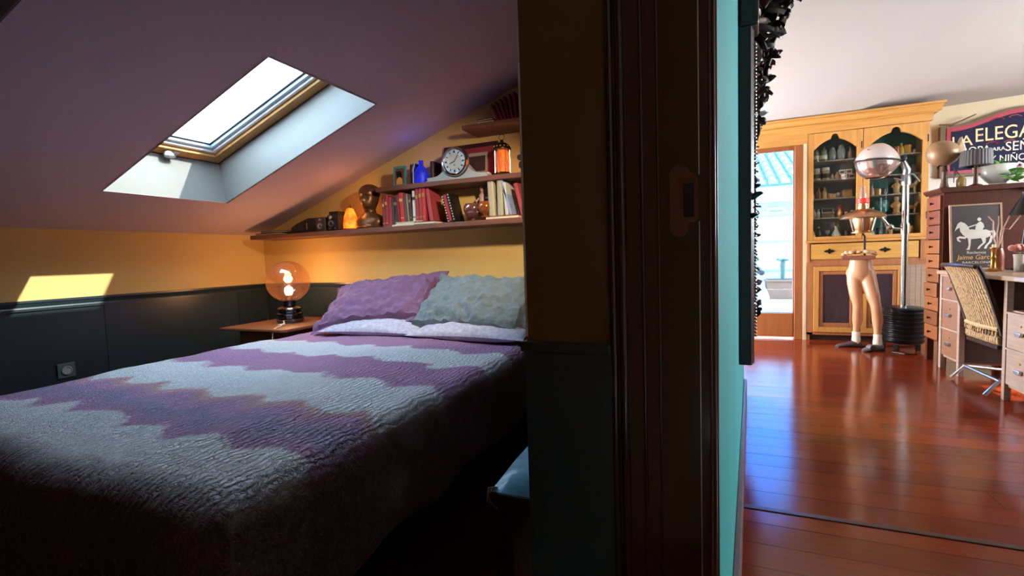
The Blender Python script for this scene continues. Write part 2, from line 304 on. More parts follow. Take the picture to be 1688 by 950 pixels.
# ------------------------------------------------------------------ bed
bed = thing('bed', 'wide low bed with a dark base under the purple bedspread', 'bed', (-1.70, 1.72, 0))
MB().bb(-.78, .76, -1.08, 1.12, .06, .24).build('base', mat('black_bed_base', '120e0f', .5, var=.2), bed, bevel=.01)
MB().bb(-.80, .78, -1.10, 1.14, .24, .50).build('mattress', mat('white_ticking', 'c9c4c4', .8), bed, bevel=.05)
for x in (-.7, .68):
    for y in (-1.0, 1.04): MB().box((x, y, .03), (.06, .06, .06)).build('leg', black_m, bed)
def quilt_mat():
    m = bpy.data.materials.new('zigzag_banded_quilt'); m.use_nodes = True; nt = m.node_tree; N = nt.nodes; L = nt.links; b = N['Principled BSDF']
    b.inputs['Roughness'].default_value = .75; b.inputs['Sheen Weight'].default_value = .12
    tc = N.new('ShaderNodeTexCoord'); sp = N.new('ShaderNodeSeparateXYZ'); L.new(tc.outputs['Object'], sp.inputs[0])
    def M_(op, a, bb=None, c=None):
        n = N.new('ShaderNodeMath'); n.operation = op
        for i, v in enumerate((a, bb, c)):
            if v is None: continue
            if isinstance(v, (int, float)): n.inputs[i].default_value = v
            else: L.new(v, n.inputs[i])
        return n.outputs[0]
    nz = N.new('ShaderNodeTexNoise'); nz.inputs['Scale'].default_value = 9; L.new(tc.outputs['Object'], nz.inputs[0])
    nf = N.new('ShaderNodeTexNoise'); nf.inputs['Scale'].default_value = 60; nf.inputs['Detail'].default_value = 5; L.new(tc.outputs['Object'], nf.inputs[0])
    zig = M_('PINGPONG', M_('ADD', sp.outputs[0], M_('MULTIPLY', nz.outputs[0], .10)), .13)
    t = M_('ADD', sp.outputs[1], M_('MULTIPLY', zig, .55)); t = M_('ADD', t, M_('MULTIPLY', sp.outputs[0], .045)); t = M_('ADD', t, M_('MULTIPLY', nz.outputs[0], .10)); t = M_('ADD', t, M_('MULTIPLY', nf.outputs[0], .05))
    mr = N.new('ShaderNodeMapRange'); mr.inputs[1].default_value = -1.4; mr.inputs[2].default_value = 1.6; L.new(t, mr.inputs[0])
    cr = N.new('ShaderNodeValToRGB'); L.new(mr.outputs[0], cr.inputs[0])
    mauve, blue, grey, rose = lin('b283b2')+(1,), lin('8c84b0')+(1,), lin('e2e7ee')+(1,), lin('c79aa0')+(1,)
    q = lambda y: (y+.12+1.4)/3.0                                            # local y (bed centre 1.72)
    stops = [(0, grey), (q(-.89), grey), (q(-.865), mauve), (q(-.76), blue), (q(-.66), mauve), (q(-.60), rose), (q(-.57), grey), (q(-.265), grey), (q(-.24), mauve), (q(.04), mauve), (q(.065), grey), (q(.33), grey), (q(.355), mauve), (1, mauve)]
    el = cr.color_ramp.elements; el[0].position = stops[0][0]; el[0].color = stops[0][1]; el[1].position = 1; el[1].color = stops[-1][1]
    for p, c in stops[1:-1]: e = el.new(p); e.color = c
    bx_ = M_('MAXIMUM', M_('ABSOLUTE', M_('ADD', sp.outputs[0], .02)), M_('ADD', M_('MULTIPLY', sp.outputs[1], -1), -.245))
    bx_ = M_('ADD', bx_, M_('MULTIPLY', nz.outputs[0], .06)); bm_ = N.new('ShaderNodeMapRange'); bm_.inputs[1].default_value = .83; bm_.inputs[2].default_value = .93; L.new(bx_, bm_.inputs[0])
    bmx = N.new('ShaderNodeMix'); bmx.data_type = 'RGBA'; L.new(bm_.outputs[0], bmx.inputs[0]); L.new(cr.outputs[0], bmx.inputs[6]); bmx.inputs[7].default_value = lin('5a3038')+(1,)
    # stitched leaf pattern: swirling voronoi relief
    vo = N.new('ShaderNodeTexVoronoi'); vo.feature = 'DISTANCE_TO_EDGE'; vo.inputs['Scale'].default_value = 22
    wp_ = N.new('ShaderNodeVectorMath'); wp_.operation = 'ADD'; L.new(tc.outputs['Object'], wp_.inputs[0]); L.new(nz.outputs['Color'], wp_.inputs[1]); L.new(wp_.outputs[0], vo.inputs[0])
    wv = N.new('ShaderNodeTexWave'); wv.inputs['Scale'].default_value = 14; wv.inputs['Distortion'].default_value = 9; wv.inputs['Detail'].default_value = 3; L.new(tc.outputs['Object'], wv.inputs[0])
    h = M_('ADD', M_('MULTIPLY', M_('MINIMUM', vo.outputs[0], .12), 5), M_('MULTIPLY', wv.outputs[1], .5)); h = M_('ADD', h, M_('MULTIPLY', nf.outputs[0], .7))
    bp = N.new('ShaderNodeBump'); bp.inputs['Strength'].default_value = .9; bp.inputs['Distance'].default_value = .016; L.new(h, bp.inputs['Height']); L.new(bp.outputs[0], b.inputs['Normal'])
    mx = N.new('ShaderNodeMix'); mx.data_type = 'RGBA'; mx.blend_type = 'MULTIPLY'; mx.inputs[0].default_value = .3; L.new(bmx.outputs[2], mx.inputs[6])
    mg = N.new('ShaderNodeMapRange'); mg.inputs[1].default_value = 0; mg.inputs[2].default_value = 1.6; mg.inputs[3].default_value = .6; mg.inputs[4].default_value = 1.9; L.new(h, mg.inputs[0]); L.new(mg.outputs[0], mx.inputs[7])
    L.new(mx.outputs[2], b.inputs['Base Color']); return m
def drape(hx, hy0, hy1, top, drop, rad, step=.024):
    # arc-length profile folding over both long sides and the foot
    def prof(s, h):        # signed distance from centre -> (pos, fall)
        a = abs(s); sg = 1 if s >= 0 else -1; flat = h-rad
        if a <= flat: return sg*a, 0.
        t = (a-flat)/rad
        if t <= PI/2: return sg*(flat+rad*math.sin(t)), rad*(1-math.cos(t))
        e = a-flat-rad*PI/2; return sg*(h+.05*e), rad+e
    ex = hx-rad+rad*PI/2+drop-rad; nu = int(2*ex/step); ey = -hy0-rad+rad*PI/2+drop-rad; nv = int((ey+hy1)/step)
    vs = []; fs = []
    for j in range(nv+1):
        v = -ey+(ey+hy1)*j/nv
        for i in range(nu+1):
            u = -ex+2*ex*i/nu
            x, fx = prof(u, hx); y, fy = (prof(v, -hy0) if v < 0 else (v, 0))
            f = max(fx, fy) if min(fx, fy) == 0 else (fx**2.2+fy**2.2)**(1/2.2); f = min(f, drop)
            if fx > 0 and fy > 0:                      # corner fold pulls inwards
                k = min(fx, fy)/drop; x *= 1-.05*k; y *= 1-.03*k
            n = mnoise.noise(Vector((u*2.2, v*2.2, 0)))*.016+mnoise.noise(Vector((u*7, v*5, 3)))*.006+mnoise.noise(Vector((u*18, v*16, 9)))*.0025
            fold = .018*math.sin(v*11+2*mnoise.noise(Vector((v*2, 0, 5))))*min(1, fx/.25)
            foldy = .02*math.sin(u*10+2*mnoise.noise(Vector((u*2, 0, 8))))*min(1, fy/.25)
            vs.append((x+(fold+.04*fx*fx if u > 0 else -fold-.04*fx*fx), y-foldy-.04*fy*fy, top-f+n*(1 if f < rad else .6)))
    W = nu+1
    for j in range(nv):
        for i in range(nu): fs.append((j*W+i, j*W+i+1, (j+1)*W+i+1, (j+1)*W+i))
    me = bpy.data.meshes.new('bedspread'); me.from_pydata(vs, [], fs); me.shade_smooth(); return me
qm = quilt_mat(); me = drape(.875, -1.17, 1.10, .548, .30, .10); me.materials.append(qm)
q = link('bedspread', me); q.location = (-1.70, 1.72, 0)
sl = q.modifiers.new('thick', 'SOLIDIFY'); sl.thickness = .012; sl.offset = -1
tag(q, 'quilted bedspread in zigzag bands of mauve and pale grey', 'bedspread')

# ------------------------------------------------------------------ pillows
def pillow(name, label, mt, wdt, hgt, th, M, flange=0., seed=0, wr=.012, group='pillows at the bed head', n=56):
    vs = []; fs = []
    for side in (1, -1):
        for j in range(n+1):
            for i in range(n+1):
                u = -1+2*i/n; v = -1+2*j/n
                e = max(0, 1-abs(u)**2.3)*max(0, 1-abs(v)**2.3); t = th*.5*e**.62
                pin = 1-.07*(abs(u)*abs(v))**2+.0
                x = u*wdt/2*(1-.09*(1-v*v)*abs(u)**3); y = v*hgt/2*(1-.13*(1-u*u)*abs(v)**3)
                k = mnoise.noise(Vector((u*2.5+seed, v*2.5, side*2)))*wr*1.6+mnoise.noise(Vector((u*7+seed, v*5, side*3)))*wr+mnoise.noise(Vector((u*16+seed, v*9, side*5)))*wr*.4
                k -= abs(mnoise.noise(Vector((u*4+seed*3, v*3+u*2, side*7))))*wr*2.2+abs(mnoise.noise(Vector((u*9+seed*2, v*6-u*3, side*4))))*wr*1.0
                if flange and (abs(u) > .86 or abs(v) > .82):
                    t = .004; k = .014*math.sin((u*9 if abs(v) > .82 else v*9)+seed)+k*.3; kk = k
                else: kk = side*k*min(1, e*3)
                vs.append((x, y, side*t+kk))
    W = n+1
    for s_ in (0, 1):
        o = s_*W*W
        for j in range(n):
            for i in range(n): fs.append((o+j*W+i, o+j*W+i+1, o+(j+1)*W+i+1, o+(j+1)*W+i))
    ed = [i for i in range(n)]+[j*W+n for j in range(n)]+[n*W+i for i in range(n, 0, -1)]+[j*W for j in range(n, 0, -1)]
    for a, b in zip(ed, ed[1:]+ed[:1]): fs.append((a, b, b+W*W, a+W*W))
    mb = MB(); mb.add(vs, fs); o = mb.build(name, mt, smooth=True); o.data.shade_smooth(); o.matrix_world = M
    return tag(o, label, 'pillow', group)
def cloth(name, c1, c2, sc, bump=.5):
    m_ = mat(name, c1, .8, var=.18, scale=sc, bump=min(1, bump*1.8), bscale=sc*.9, sheen=.2); return m_
white_print = mat('white_floral_cotton', 'b9b6ca', .8, var=.34, scale=48, bump=.3, bscale=30)
RM = lambda loc, rx, ry=0, rz=0: Matrix.Translation(loc) @ Matrix.Rotation(rz, 4, 'Z') @ Matrix.Rotation(rx, 4, 'X') @ Matrix.Rotation(ry, 4, 'Z')
pillow('pillow', 'white floral pillow lying under the mauve pillow', white_print, .72, .46, .13, RM((-1.93, 2.50, .600), math.radians(6), 0, .03), seed=3, wr=.005)
pillow('pillow', 'white floral pillow lying under the grey-green pillow', white_print, .74, .46, .13, RM((-1.24, 2.46, .600), math.radians(6), 0, -.03), seed=8, wr=.005)
pillow('pillow', 'mauve crinkled pillow with flat edges leaning on the wainscot', cloth('mauve_crinkled_cotton', '745078', '', 26), .84, .54, .21, RM((-2.02, 2.565, .735), math.radians(34), math.radians(10), .02), .05, seed=1, wr=.016)
pillow('pillow', 'grey-green crinkled pillow nearest the partition', cloth('grey_green_crinkled_cotton', '6a7a82', '', 40, .8), .82, .54, .23, RM((-1.29, 2.53, .728), math.radians(36), math.radians(-4), -.03), .05, seed=5, wr=.018)

# ------------------------------------------------------------------ nightstand and globe lamp
ns = thing('nightstand', 'small brown wooden nightstand in the corner under the globe lamp', 'nightstand', (-2.82, 2.52, 0))
nsw = mat('worn_nightstand_wood', '7a4a30', .45, var=.3, scale=5, stretch=(1, 8, 8))
MB().prism([(-.30, -.30), (.27, -.30), (.30, -.27), (.30, .33), (-.30, .33)], .565, .585, 'z').build('top', nsw, ns, bevel=.006)
MB().bb(-.20, .22, -.22, .30, .10, .565).build('body', nsw, ns)
dr = MB().bb(-.18, .20, -.236, -.22, .43, .55).build('drawer', nsw, ns, bevel=.004); MB().ell((.01, -.247, .49), (.013, .013, .013)).build('knob', brass, dr, smooth=True)
for x in (-.18, .20):
    for y in (-.20, .28): MB().box((x, y, .05), (.035, .035, .10)).build('leg', nsw, ns)
gl = thing('globe_lamp', 'table lamp with a clear amber globe on chrome rings', 'lamp', (-2.815, 2.55, .586))
MB().lathe([(.085, 0), (.092, .01), (.092, .028), (.082, .034), (.082, .044), (.09, .05), (.09, .066), (.08, .074), (.08, .084), (.086, .09), (.086, .102), (.07, .112), (.045, .118), (.045, .16)], 32).build('ringed_base', mat('dark_chrome', '6f7880', .15, 1., var=.05), gl, smooth=True)
gp = [(.148*math.sin(a), .295-.148*math.cos(a)) for a in [.30+(PI-.32)*i/22 for i in range(23)]]
MB().lathe(gp, 36).build('globe', glass('amber_globe_pink_sheen', 'fbeadc', .3, .02, .025, 'f0b088'), gl, smooth=True)  # peach diffuse share painted in for pinkish reflections on the glass
MB().lathe([(.02, .15), (.02, .19), (.014, .2)], 16).build('socket', brass, gl, smooth=True)
MB().lathe([(.010, .19), (.024, .205), (.030, .228), (.024, .25), (.006, .26)], 18).build('bulb', emis('warm_bulb', 'ffc890', 22), gl, smooth=True)
cd = MB().tube([(.03, -.088, .02), (.06, -.11, .012), (.10, -.15, .004), (.13, -.20, .003), (.165, -.262, .004), (.18, -.31, -.005), (.185, -.322, -.08), (.19, -.325, -.2)], .0042, 8).build('cord', mat('white_flex', 'd8c8b0', .5), gl, smooth=True)
MB().box((.115, -.18, .008), (.022, .05, .014), None).build('cord_switch', mat('white_flex', 'd8c8b0', .5), cd, bevel=.004)
def point(name, loc, e, col, r=.02):
    d = bpy.data.lights.new(name, 'POINT'); d.energy = e; d.color = col; d.shadow_soft_size = r
    o = bpy.data.objects.new(name, d); COL.objects.link(o); o.location = loc; return o
point('globe_lamp_light', (-2.815, 2.55, .586+.275), 6.0, (1, .57, .25), .03)

# unseen spot lamp added behind the partition to brighten the shelves and the head wall
sc = thing('added_spot', 'added unseen black spot lamp on an arm behind the partition', 'lamp', (-.141, 1.55, 1.78))
MB().lathe([(.035, 0), (.036, .012), (.018, .018)], 16, M=rotm(0, -PI/2, 0, (0, 0, 0))).build('wall_plate', black_m, sc, smooth=True); MB().tube([(-.01, 0, 0), (-.12, 0, .02), (-.17, .0, .0)], .007, 8).build('arm', black_m, sc, smooth=True)
SD = Vector((-1.55, 1.35, -.84)).normalized(); hq = SD.to_track_quat('Z', 'Y').to_matrix().to_4x4()
MB().lathe([(.012, -.06), (.028, -.05), (.034, 0), (.04, .07), (.037, .07), (.03, 0), (.02, -.03)], 20, M=Matrix.Translation((-.17, 0, -.01)) @ hq).build('head', black_m, sc, smooth=True)
MB().ell((-.17, 0, -.01), (.02, .02, .02), 12, 8).build('bulb', emis('soft_bulb', 'ffd8a8', 8), sc, smooth=True)
sd_ = bpy.data.lights.new('added_spot_light', 'SPOT'); sd_.energy = 85; sd_.color = (1, .80, .55); sd_.spot_size = math.radians(64); sd_.spot_blend = .9; sd_.shadow_soft_size = .05
so_ = bpy.data.objects.new('added_spot_light', sd_); COL.objects.link(so_); so_.location = Vector((-.302, 1.55, 1.77))+SD*.09; so_.rotation_euler = SD.to_track_quat('-Z', 'Y').to_euler()
# wall socket
so = thing('wall_socket', 'grey square power socket on the black wainscot', 'socket', (XL+.018, 1.508, .437))
MB().box((.004, 0, 0), (.008, .083, .083)).build('plate', mat('grey_green_plastic', '54646a', .35), so, bevel=.002)
rg = MB().lathe([(.021, 0), (.025, .002), (.025, .006), (.021, .008), (.0195, .004)], 24, M=rotm(0, PI/2, 0, (.008, 0, 0))).build('ring', mat('pale_grey_plastic', '9aa6ac', .3), so, smooth=True)
MB().lathe([(.0195, 0), (.019, .003)], 20, M=rotm(0, PI/2, 0, (.008, 0, 0))).build('recess', black_m, so)

# stool with the blue cushion
sto = thing('stool', 'dark stool with a blue brocade cushion between bed and partition', 'stool', (-.335, 1.25, 0))
MB().prism([(-.19, -.20), (.19, -.20), (.19, .22), (-.19, .22)], .36, .41, 'z').build('seat', mat('dark_stool_wood', '20130f', .4), sto, bevel=.008)
for x in (-.16, .16):
    for y in (-.17, .19): MB().box((x, y, .18), (.035, .035, .36)).build('leg', mat('dark_stool_wood', '20130f', .4), sto)
cu = MB()
n = 14; vs = []; fs = []
for j in range(n+1):
    for i in range(n+1):
        u = -1+2*i/n; v = -1+2*j/n; vs.append((u*.185, v*.205+.01, .41+.055*((1-u**4)*(1-v**4))**.4))
for j in range(n):
    for i in range(n): fs.append((j*(n+1)+i, j*(n+1)+i+1, (j+1)*(n+1)+i+1, (j+1)*(n+1)+i))
cu.add(vs, fs); bm_ = mat('blue_brocade', '5fa6d0', .35, var=.45, scale=22, bump=.2, sheen=.3)
c_ = cu.build('cushion', bm_, sto, smooth=True); c_['label'] = 'blue brocade cushion'
for k in range(5): MB().tube([(-.187+.004*k, -.197+.003*k, .42), (-.190+.006*k, -.200, .385-.004*k)], .0025, 5).build('tassel', mat('tassel_thread', '8a6a52', .7), sto)

# ------------------------------------------------------------------ shelves on the back wall
def plank(name, label, x0, x1, y0, z0, th):
    n = 24; vs = []; fs = []; mb = MB()
    for i in range(n+1):
        x = x0+(x1-x0)*i/n; j = mnoise.noise(Vector((x*4, z0*7, 0)))*.008; k = mnoise.noise(Vector((x*6, 3, z0)))*.003
        vs += [(x, y0+j, z0+k), (x, y0+j, z0+th), (x, YB, z0+th), (x, YB, z0)]
    for i in range(n):
        for a in range(4): b = (a+1) % 4; fs.append((4*i+a, 4*i+b, 4*i+4+b, 4*i+4+a))
    fs += [(0, 1, 2, 3), (4*n+3, 4*n+2, 4*n+1, 4*n)]
    return tag(mb.add(vs, fs).build(name, shelf_wood, bevel=.003), label, 'shelf')
ZA, ZB, ZC = 1.235, 1.505, 1.825
plank('shelf_board', 'long lower left shelf board over the bed', -3.30, -1.66, 2.66, ZA-.032, .032)
plank('shelf_board', 'lower right shelf board carrying the bowl and pale books', -1.68, -.14, 2.645, ZA-.03, .03)
plank('shelf_board', 'middle shelf board under the mantel clock', -2.10, -.14, 2.67, ZB-.03, .03)
plank('shelf_board', 'uppermost short shelf board under the sloping ceiling', -1.42, -.14, 2.67, ZC-.025, .025)

def book(label, col, x, y, z, th, h, d, lean=0., page=True, band=None, cat='book', group=None, rz=0.):
    """upright book, spine facing the room (-y), left lower edge at x"""
    mt = mat('cloth_'+col, col, .6, var=.15, scale=30, bump=.1)
    o = thing('book', label, cat, (x, y, z), rz, group)
    M_ = Matrix.Rotation(lean, 4, 'Y')
    pol = [(0, d), (0, .006), (th*.25, 0), (th*.75, 0), (th, .006), (th, d), (th-.003, d), (th-.003, .010), (.003, .010), (.003, d)]
    MB().prism(pol, 0, h, 'z', M_).build('cover', mt, o)
    MB().bb(.003, th-.003, .010, d-.003, .003, h-.003, M_).build('pages', paper, o)
    if band:
        bm = mat('spine_'+band, band, .5, .2)
        MB().bb(th*.15, th*.85, -.0012, .004, h*.70, h*.80, M_).build('spine_label', bm, o); MB().bb(th*.15, th*.85, -.0012, .004, h*.12, h*.15, M_).build('spine_band', bm, o)
    return o
def flatbook(label, col, x0, x1, y0, y1, z, th, rz=0., group=None):
    cx, cy = (x0+x1)/2, (y0+y1)/2; a, b = (x1-x0)/2, (y1-y0)/2
    o = thing('book', label, 'book', (cx, cy, z), rz, group); mt = mat('cloth_'+col, col, .6, var=.15, scale=30, bump=.1)
    MB().bb(-a, a, -b, b, 0, .004).bb(-a, a, -b, b, th-.004, th).bb(-a, a, b-.004, b, 0, th).build('cover', mt, o)
    MB().bb(-a+.004, a-.004, -b+.004, b-.004, .004, th-.004).build('pages', paper, o); return o
RW = 'books in the left row on the lower shelf'
row = [('7d2230', .022, .20, 'tall dark red book beside the bronze bust', 'c8a060'), ('8e2a34', .024, .215, 'dark red book second from the bronze bust', 'c8a060'), ('a02c3a', .03, .20, 'bright crimson book third from the bronze bust', None),
       ('4a4648', .014, .19, 'thin grey book fourth from the bronze bust', None), ('2d2a2e', .028, .205, 'black book fifth from the bronze bust', '8a7a60')]
x = -2.075
for c, t, h, l, bnd in row: book(l, c, x, 2.70, ZA, t, h, .14, 0, True, bnd, group=RW); x += t+.002
PX = x+.002
flatbook('thin white booklet lowest under the standing red books', 'd8d2c4', PX-.03, PX+.21, 2.67, 2.84, ZA, .010, .02); flatbook('cream magazine on top of the white booklet', 'c9b79a', PX-.005, PX+.205, 2.675, 2.84, ZA+.0105, .016, -.02)
x = PX; z = ZA+.028
for c, t, h, l, bnd in [('8a2230', .014, .185, 'thin dark red book first on the flat booklets', None), ('b8303a', .034, .195, 'bright red book second on the flat booklets', 'd8b070'), ('5c4a44', .016, .18, 'brown book third on the flat booklets', None), ('8a8078', .014, .185, 'taupe book fourth on the flat booklets', None), ('3a2a28', .018, .18, 'dark brown book fifth on the flat booklets', 'a08860')]:
    book(l, c, x, 2.70, z, t, h, .14, -.05, True, bnd, group=RW); x += t+.004
book('white book with black marks on its spine above the shelf step', 'd9d4c8', x, 2.70, z, .028, .20, .14, 0, True, '2a2622', group=RW); x += .032
for c, t, h, l, bnd in [('94283a', .022, .215, 'wine red volume first of three beside the white book', 'b88a50'), ('9a2a3a', .024, .225, 'wine red volume second of three beside the white book', 'b88a50'), ('b0303c', .024, .23, 'scarlet volume third of three beside the white book', 'b88a50')]:
    book(l, c, x, 2.69, ZA+.022, t, h, .15, 0, True, bnd, group=RW); x += t+.002
flatbook('dark flat book under the three wine red volumes', '3a2028', x-.075, x+.085, 2.665, 2.84, ZA, .021)
book('leaning rose red book right of the scarlet volume', 'a03a44', x+.020, 2.70, ZA+.022, .028, .215, .14, -.12, True, None, group=RW); x += .055
# spiral bound album leaning
al = thing('spiral_album', 'leaning red album with dotted spiral binding', 'album', (-1.555, 2.70, ZA)); Ml = Matrix.Rotation(-.24, 4, 'Y')
MB().bb(.0, .05, .0, .13, .002, .185, Ml).build('cover', mat('black_dotted_cover', '1c1416', .5), al); MB().bb(.012, .030, -.006, .001, .01, .18, Ml).build('spine', mat('cloth_a02c3a', 'a02c3a', .6), al)
for k in range(10):
    for xx in (.0035, .046): MB().ell((xx, -.004, .012+k*.018), (.005, .005, .0045), 8, 5, Ml).build('spiral_ring', mat('cream_bead', 'd8cdb8', .4), al, smooth=True)
# right hand books
RG = 'pale books at the right end of the lower shelf'
flatbook('flat dark red book under the pale upright books', '7a2530', -1.275, -1.05, 2.66, 2.84, ZA, .022)
for c, x, t, h, ln, l, zz in [('b0a68e', -1.262, .040, .225, -.03, 'wide cream mottled book nearest the glass bowls', .0225), ('a8a48a', -1.205, .036, .24, 0, 'tall grey-green book second from the glass bowls', .0225), ('c4c6c2', -1.155, .022, .20, -.06, 'thin pale grey book third from the glass bowls', .0225), ('8fa0c8', -1.125, .018, .222, -.26, 'leaning pale blue book near the shelf end', .0225)]:
    book(l, c, x, 2.69, ZA+zz, t, h, .14, ln, group=RG)
book('leaning red book last at the right end of the lower shelf', 'a8404a', -1.052, 2.70, ZA, .024, .215, .14, -.22, group=RG)

# left end of the lower shelf
flatbook('dark flat album at the far left shelf end', '2a2024', -3.27, -3.02, 2.68, 2.86, ZA, .016); flatbook('brown thin book on the flat album at the shelf end', '4a332c', -3.22, -3.0, 2.69, 2.86, ZA+.0165, .014, .05)
sp = thing('radio', 'low black radio with a small silver slider on the lower shelf', 'radio', (-2.795, 2.70, ZA)); MB().prism([(-.125, 0), (.115, 0), (.115, .105), (.04, .105), (-.06, .075), (-.125, .045)], 0, .12).build('body', black_leather, sp, bevel=.008); MB().bb(.035, .041, -.004, .001, .025, .07).build('slider', steel, sp)
MB().bb(-.09, .02, -.003, .001, .012, .045).build('grille', mat('dark_mesh', '242228', .6), sp)
c1 = thing('box_camera', 'small brown box camera with one round lens', 'camera', (-2.63, 2.70, ZA)); MB().bb(-.045, .045, 0, .09, 0, .105).build('body', mat('brown_leatherette', '4a4038', .6, var=.2, scale=50, bump=.15), c1, bevel=.004)
ln = MB().lathe([(.022, 0), (.024, .006), (.018, .008), (.013, .003)], 18, M=rotm(PI/2, 0, 0, (.0, 0, .04))).build('lens_ring', steel, c1, smooth=True); MB().lathe([(.013, 0), (.006, .004)], 14, M=rotm(PI/2, 0, 0, (0, 0, .04))).build('lens', black_m, ln, smooth=True)
MB().bb(-.012, .012, -.002, .002, .08, .095).build('viewfinder', steel, c1)
c2 = thing('twin_lens_camera', 'black twin lens camera beside the orange cone lamp', 'camera', (-2.51, 2.70, ZA)); MB().bb(-.05, .05, 0, .09, .008, .115).build('body', black_leather, c2, bevel=.004); MB().bb(-.043, .043, .01, .08, .115, .14).build('viewing_hood', black_leather, c2, bevel=.003)
for z, r, mt in ((.095, .017, chrome), (.052, .022, steel)):
    ln = MB().lathe([(r, 0), (r, .014), (r*.75, .016), (r*.7, .010)], 18, M=rotm(PI/2, 0, 0, (-.008, 0, z))).build('lens_ring', mt, c2, smooth=True); MB().lathe([(r*.7, 0), (r*.3, .006)], 14, M=rotm(PI/2, 0, 0, (-.008, -.009, z))).build('lens', black_m if z < .09 else white_lac, ln, smooth=True)
for xx in (-.022, .022): MB().lathe([(.006, 0), (.005, .006)], 10, M=rotm(PI/2, 0, 0, (xx, 0, .018))).build('knob', steel, c2)
for xx in (-.04, .04): MB().bb(xx-.006, xx+.006, .01, .08, 0, .008).build('foot', black_m, c2)
cl = thing('cone_lamp', 'small glowing orange cone lamp left of the bronze bust', 'lamp', (-2.40, 2.76, ZA)); MB().lathe([(.058, 0), (.06, .006), (.054, .012)], 24).build('base', brass, cl, smooth=True); MB().lathe([(.052, .012), (.052, .05), (.045, .10), (.026, .15), (.014, .16)], 24).build('shade', emis('orange_glow', 'ff4a0a', 1.3, 'ff9a28', 18), cl, smooth=True)
MB().lathe([(.015, .158), (.016, .164), (.006, .17), (.008, .178), (.002, .186)], 14).build('finial', brass, cl, smooth=True); MB().tube([(.0, 0, .186), (-.008, 0, .20), (-.002, 0, .212), (.008, 0, .205)], .0016, 6).build('hook', brass, cl)
for k in range(3): MB().tube([(.062, -.02, .02+.01*k), (.085, -.03, .025+.012*k)], .002, 5).build('wire', brass, cl)
point('cone_lamp_light', (-2.34, 2.66, 1.42), .55, (1, .42, .10), .03)
# bronze bust: one loft
bronze = mat('dark_bronze', '6a4628', .34, .5, var=.35, scale=14, bump=.15)
def bust():
    # (z, rx, ry, dy) rings from the base up; the face looks to -y and a little left
    R_ = [(0, .105, .075, 0), (.012, .11, .08, 0), (.02, .10, .072, 0), (.03, .112, .07, 0), (.06, .116, .066, 0), (.085, .098, .056, 0), (.10, .066, .046, 0), (.112, .046, .043, -.002), (.13, .041, .042, -.004), (.142, .043, .046, -.008), (.150, .048, .055, -.013), (.158, .052, .061, -.014), (.17, .056, .065, -.012), (.183, .060, .068, -.010), (.198, .063, .070, -.007), (.212, .065, .072, -.005), (.226, .067, .074, -.003), (.24, .068, .076, 0), (.256, .068, .077, .002), (.272, .066, .075, .004), (.288, .059, .067, .005), (.30, .047, .053, .005), (.31, .030, .034, .005), (.315, .010, .012, .005)]
    n = 36; vs = []; fs = []
    for z, rx, ry, dy in R_:
        for i in range(n):
            a = 2*PI*i/n; c, s_ = math.cos(a), math.sin(a); x, y = rx*c, ry*s_+dy; fr = max(0, -s_)
            g = lambda x0, z0, sx, sz: math.exp(-((x-x0)/sx)**2-((z-z0)/sz)**2)*(fr > .2)
            d = .020*g(0, .200, .010, .012)+.010*g(0, .214, .007, .014)-.012*g(-.024, .222, .013, .008)-.012*g(.024, .222, .013, .008)+.007*g(0, .236, .04, .006)+.008*g(0, .180, .018, .004)+.007*g(0, .171, .016, .004)-.005*g(0, .1755, .022, .002)+.008*g(0, .156, .016, .007)-.006*g(0, .164, .02, .003)
            y -= d*1.5
            if z > .236: k = 1+.045*mnoise.noise(Vector((c*6, s_*6, z*60))); x *= k*1.05; y *= k*1.04      # hair
            e = math.exp(-((abs(s_-.1))/.16)**2-((z-.21)/.017)**2); x += math.copysign(.010*e, c) if abs(c) > .9 else 0   # ears
            vs.append((x, y, z))
    for j in range(len(R_)-1):
        for i in range(n): k = (i+1) % n; fs.append((j*n+i, j*n+k, (j+1)*n+k, (j+1)*n+i))
    fs += [tuple(reversed(range(n))), tuple((len(R_)-1)*n+i for i in range(n))]
    return MB().add(vs, fs)
b_ = bust().build('bronze_bust', bronze, smooth=True, loc=(-2.225, 2.765, ZA), rot=(0, 0, .05)); tag(b_, 'dark bronze bust of a head on the lower shelf', 'bust')
# glass bowls and figure
bw = thing('glass_bowl', 'footed clear glass bowl holding a small figure', 'bowl', (-1.395, 2.74, ZA))
MB().lathe([(.030, 0), (.032, .006), (.012, .014), (.012, .022), (.045, .04), (.062, .07), (.060, .10), (.05, .115), (.048, .115), (.058, .10), (.060, .07), (.043, .042), (.01, .025)], 28).build('bowl', glass('rose_tinted_glass', 'e8c8c0', .6, .03, .18, '9a7068'), bw, smooth=True)
fg = tag(MB().lathe([(.020, 0), (.026, .02), (.030, .05), (.018, .08), (.022, .10), (.024, .115), (.010, .13), (.015, .142), (.018, .155), (.012, .168), (.003, .172)], 16).build('figurine', mat('pale_pink_bisque', 'b08c7c', .5, var=.2, scale=30), smooth=True, loc=(-1.355, 2.80, ZA+.06)), 'pale pink figurine rising behind the glass bowl', 'figurine')
MB().tube([(.02, 0, .095), (.045, -.01, .09), (.055, -.012, .115)], [.008, .007, .005], 8).build('arm', mat('pale_pink_bisque', 'b08c7c', .5), fg, smooth=True); MB().tube([(-.02, 0, .095), (-.04, -.012, .075), (-.03, -.02, .06)], [.008, .007, .005], 8).build('arm', mat('pale_pink_bisque', 'b08c7c', .5), fg, smooth=True)
MB().lathe([(.032, -.06), (.03, -.004), (.02, 0)], 14).build('pedestal', mat('pale_pink_bisque', 'b08c7c', .5), fg, smooth=True)
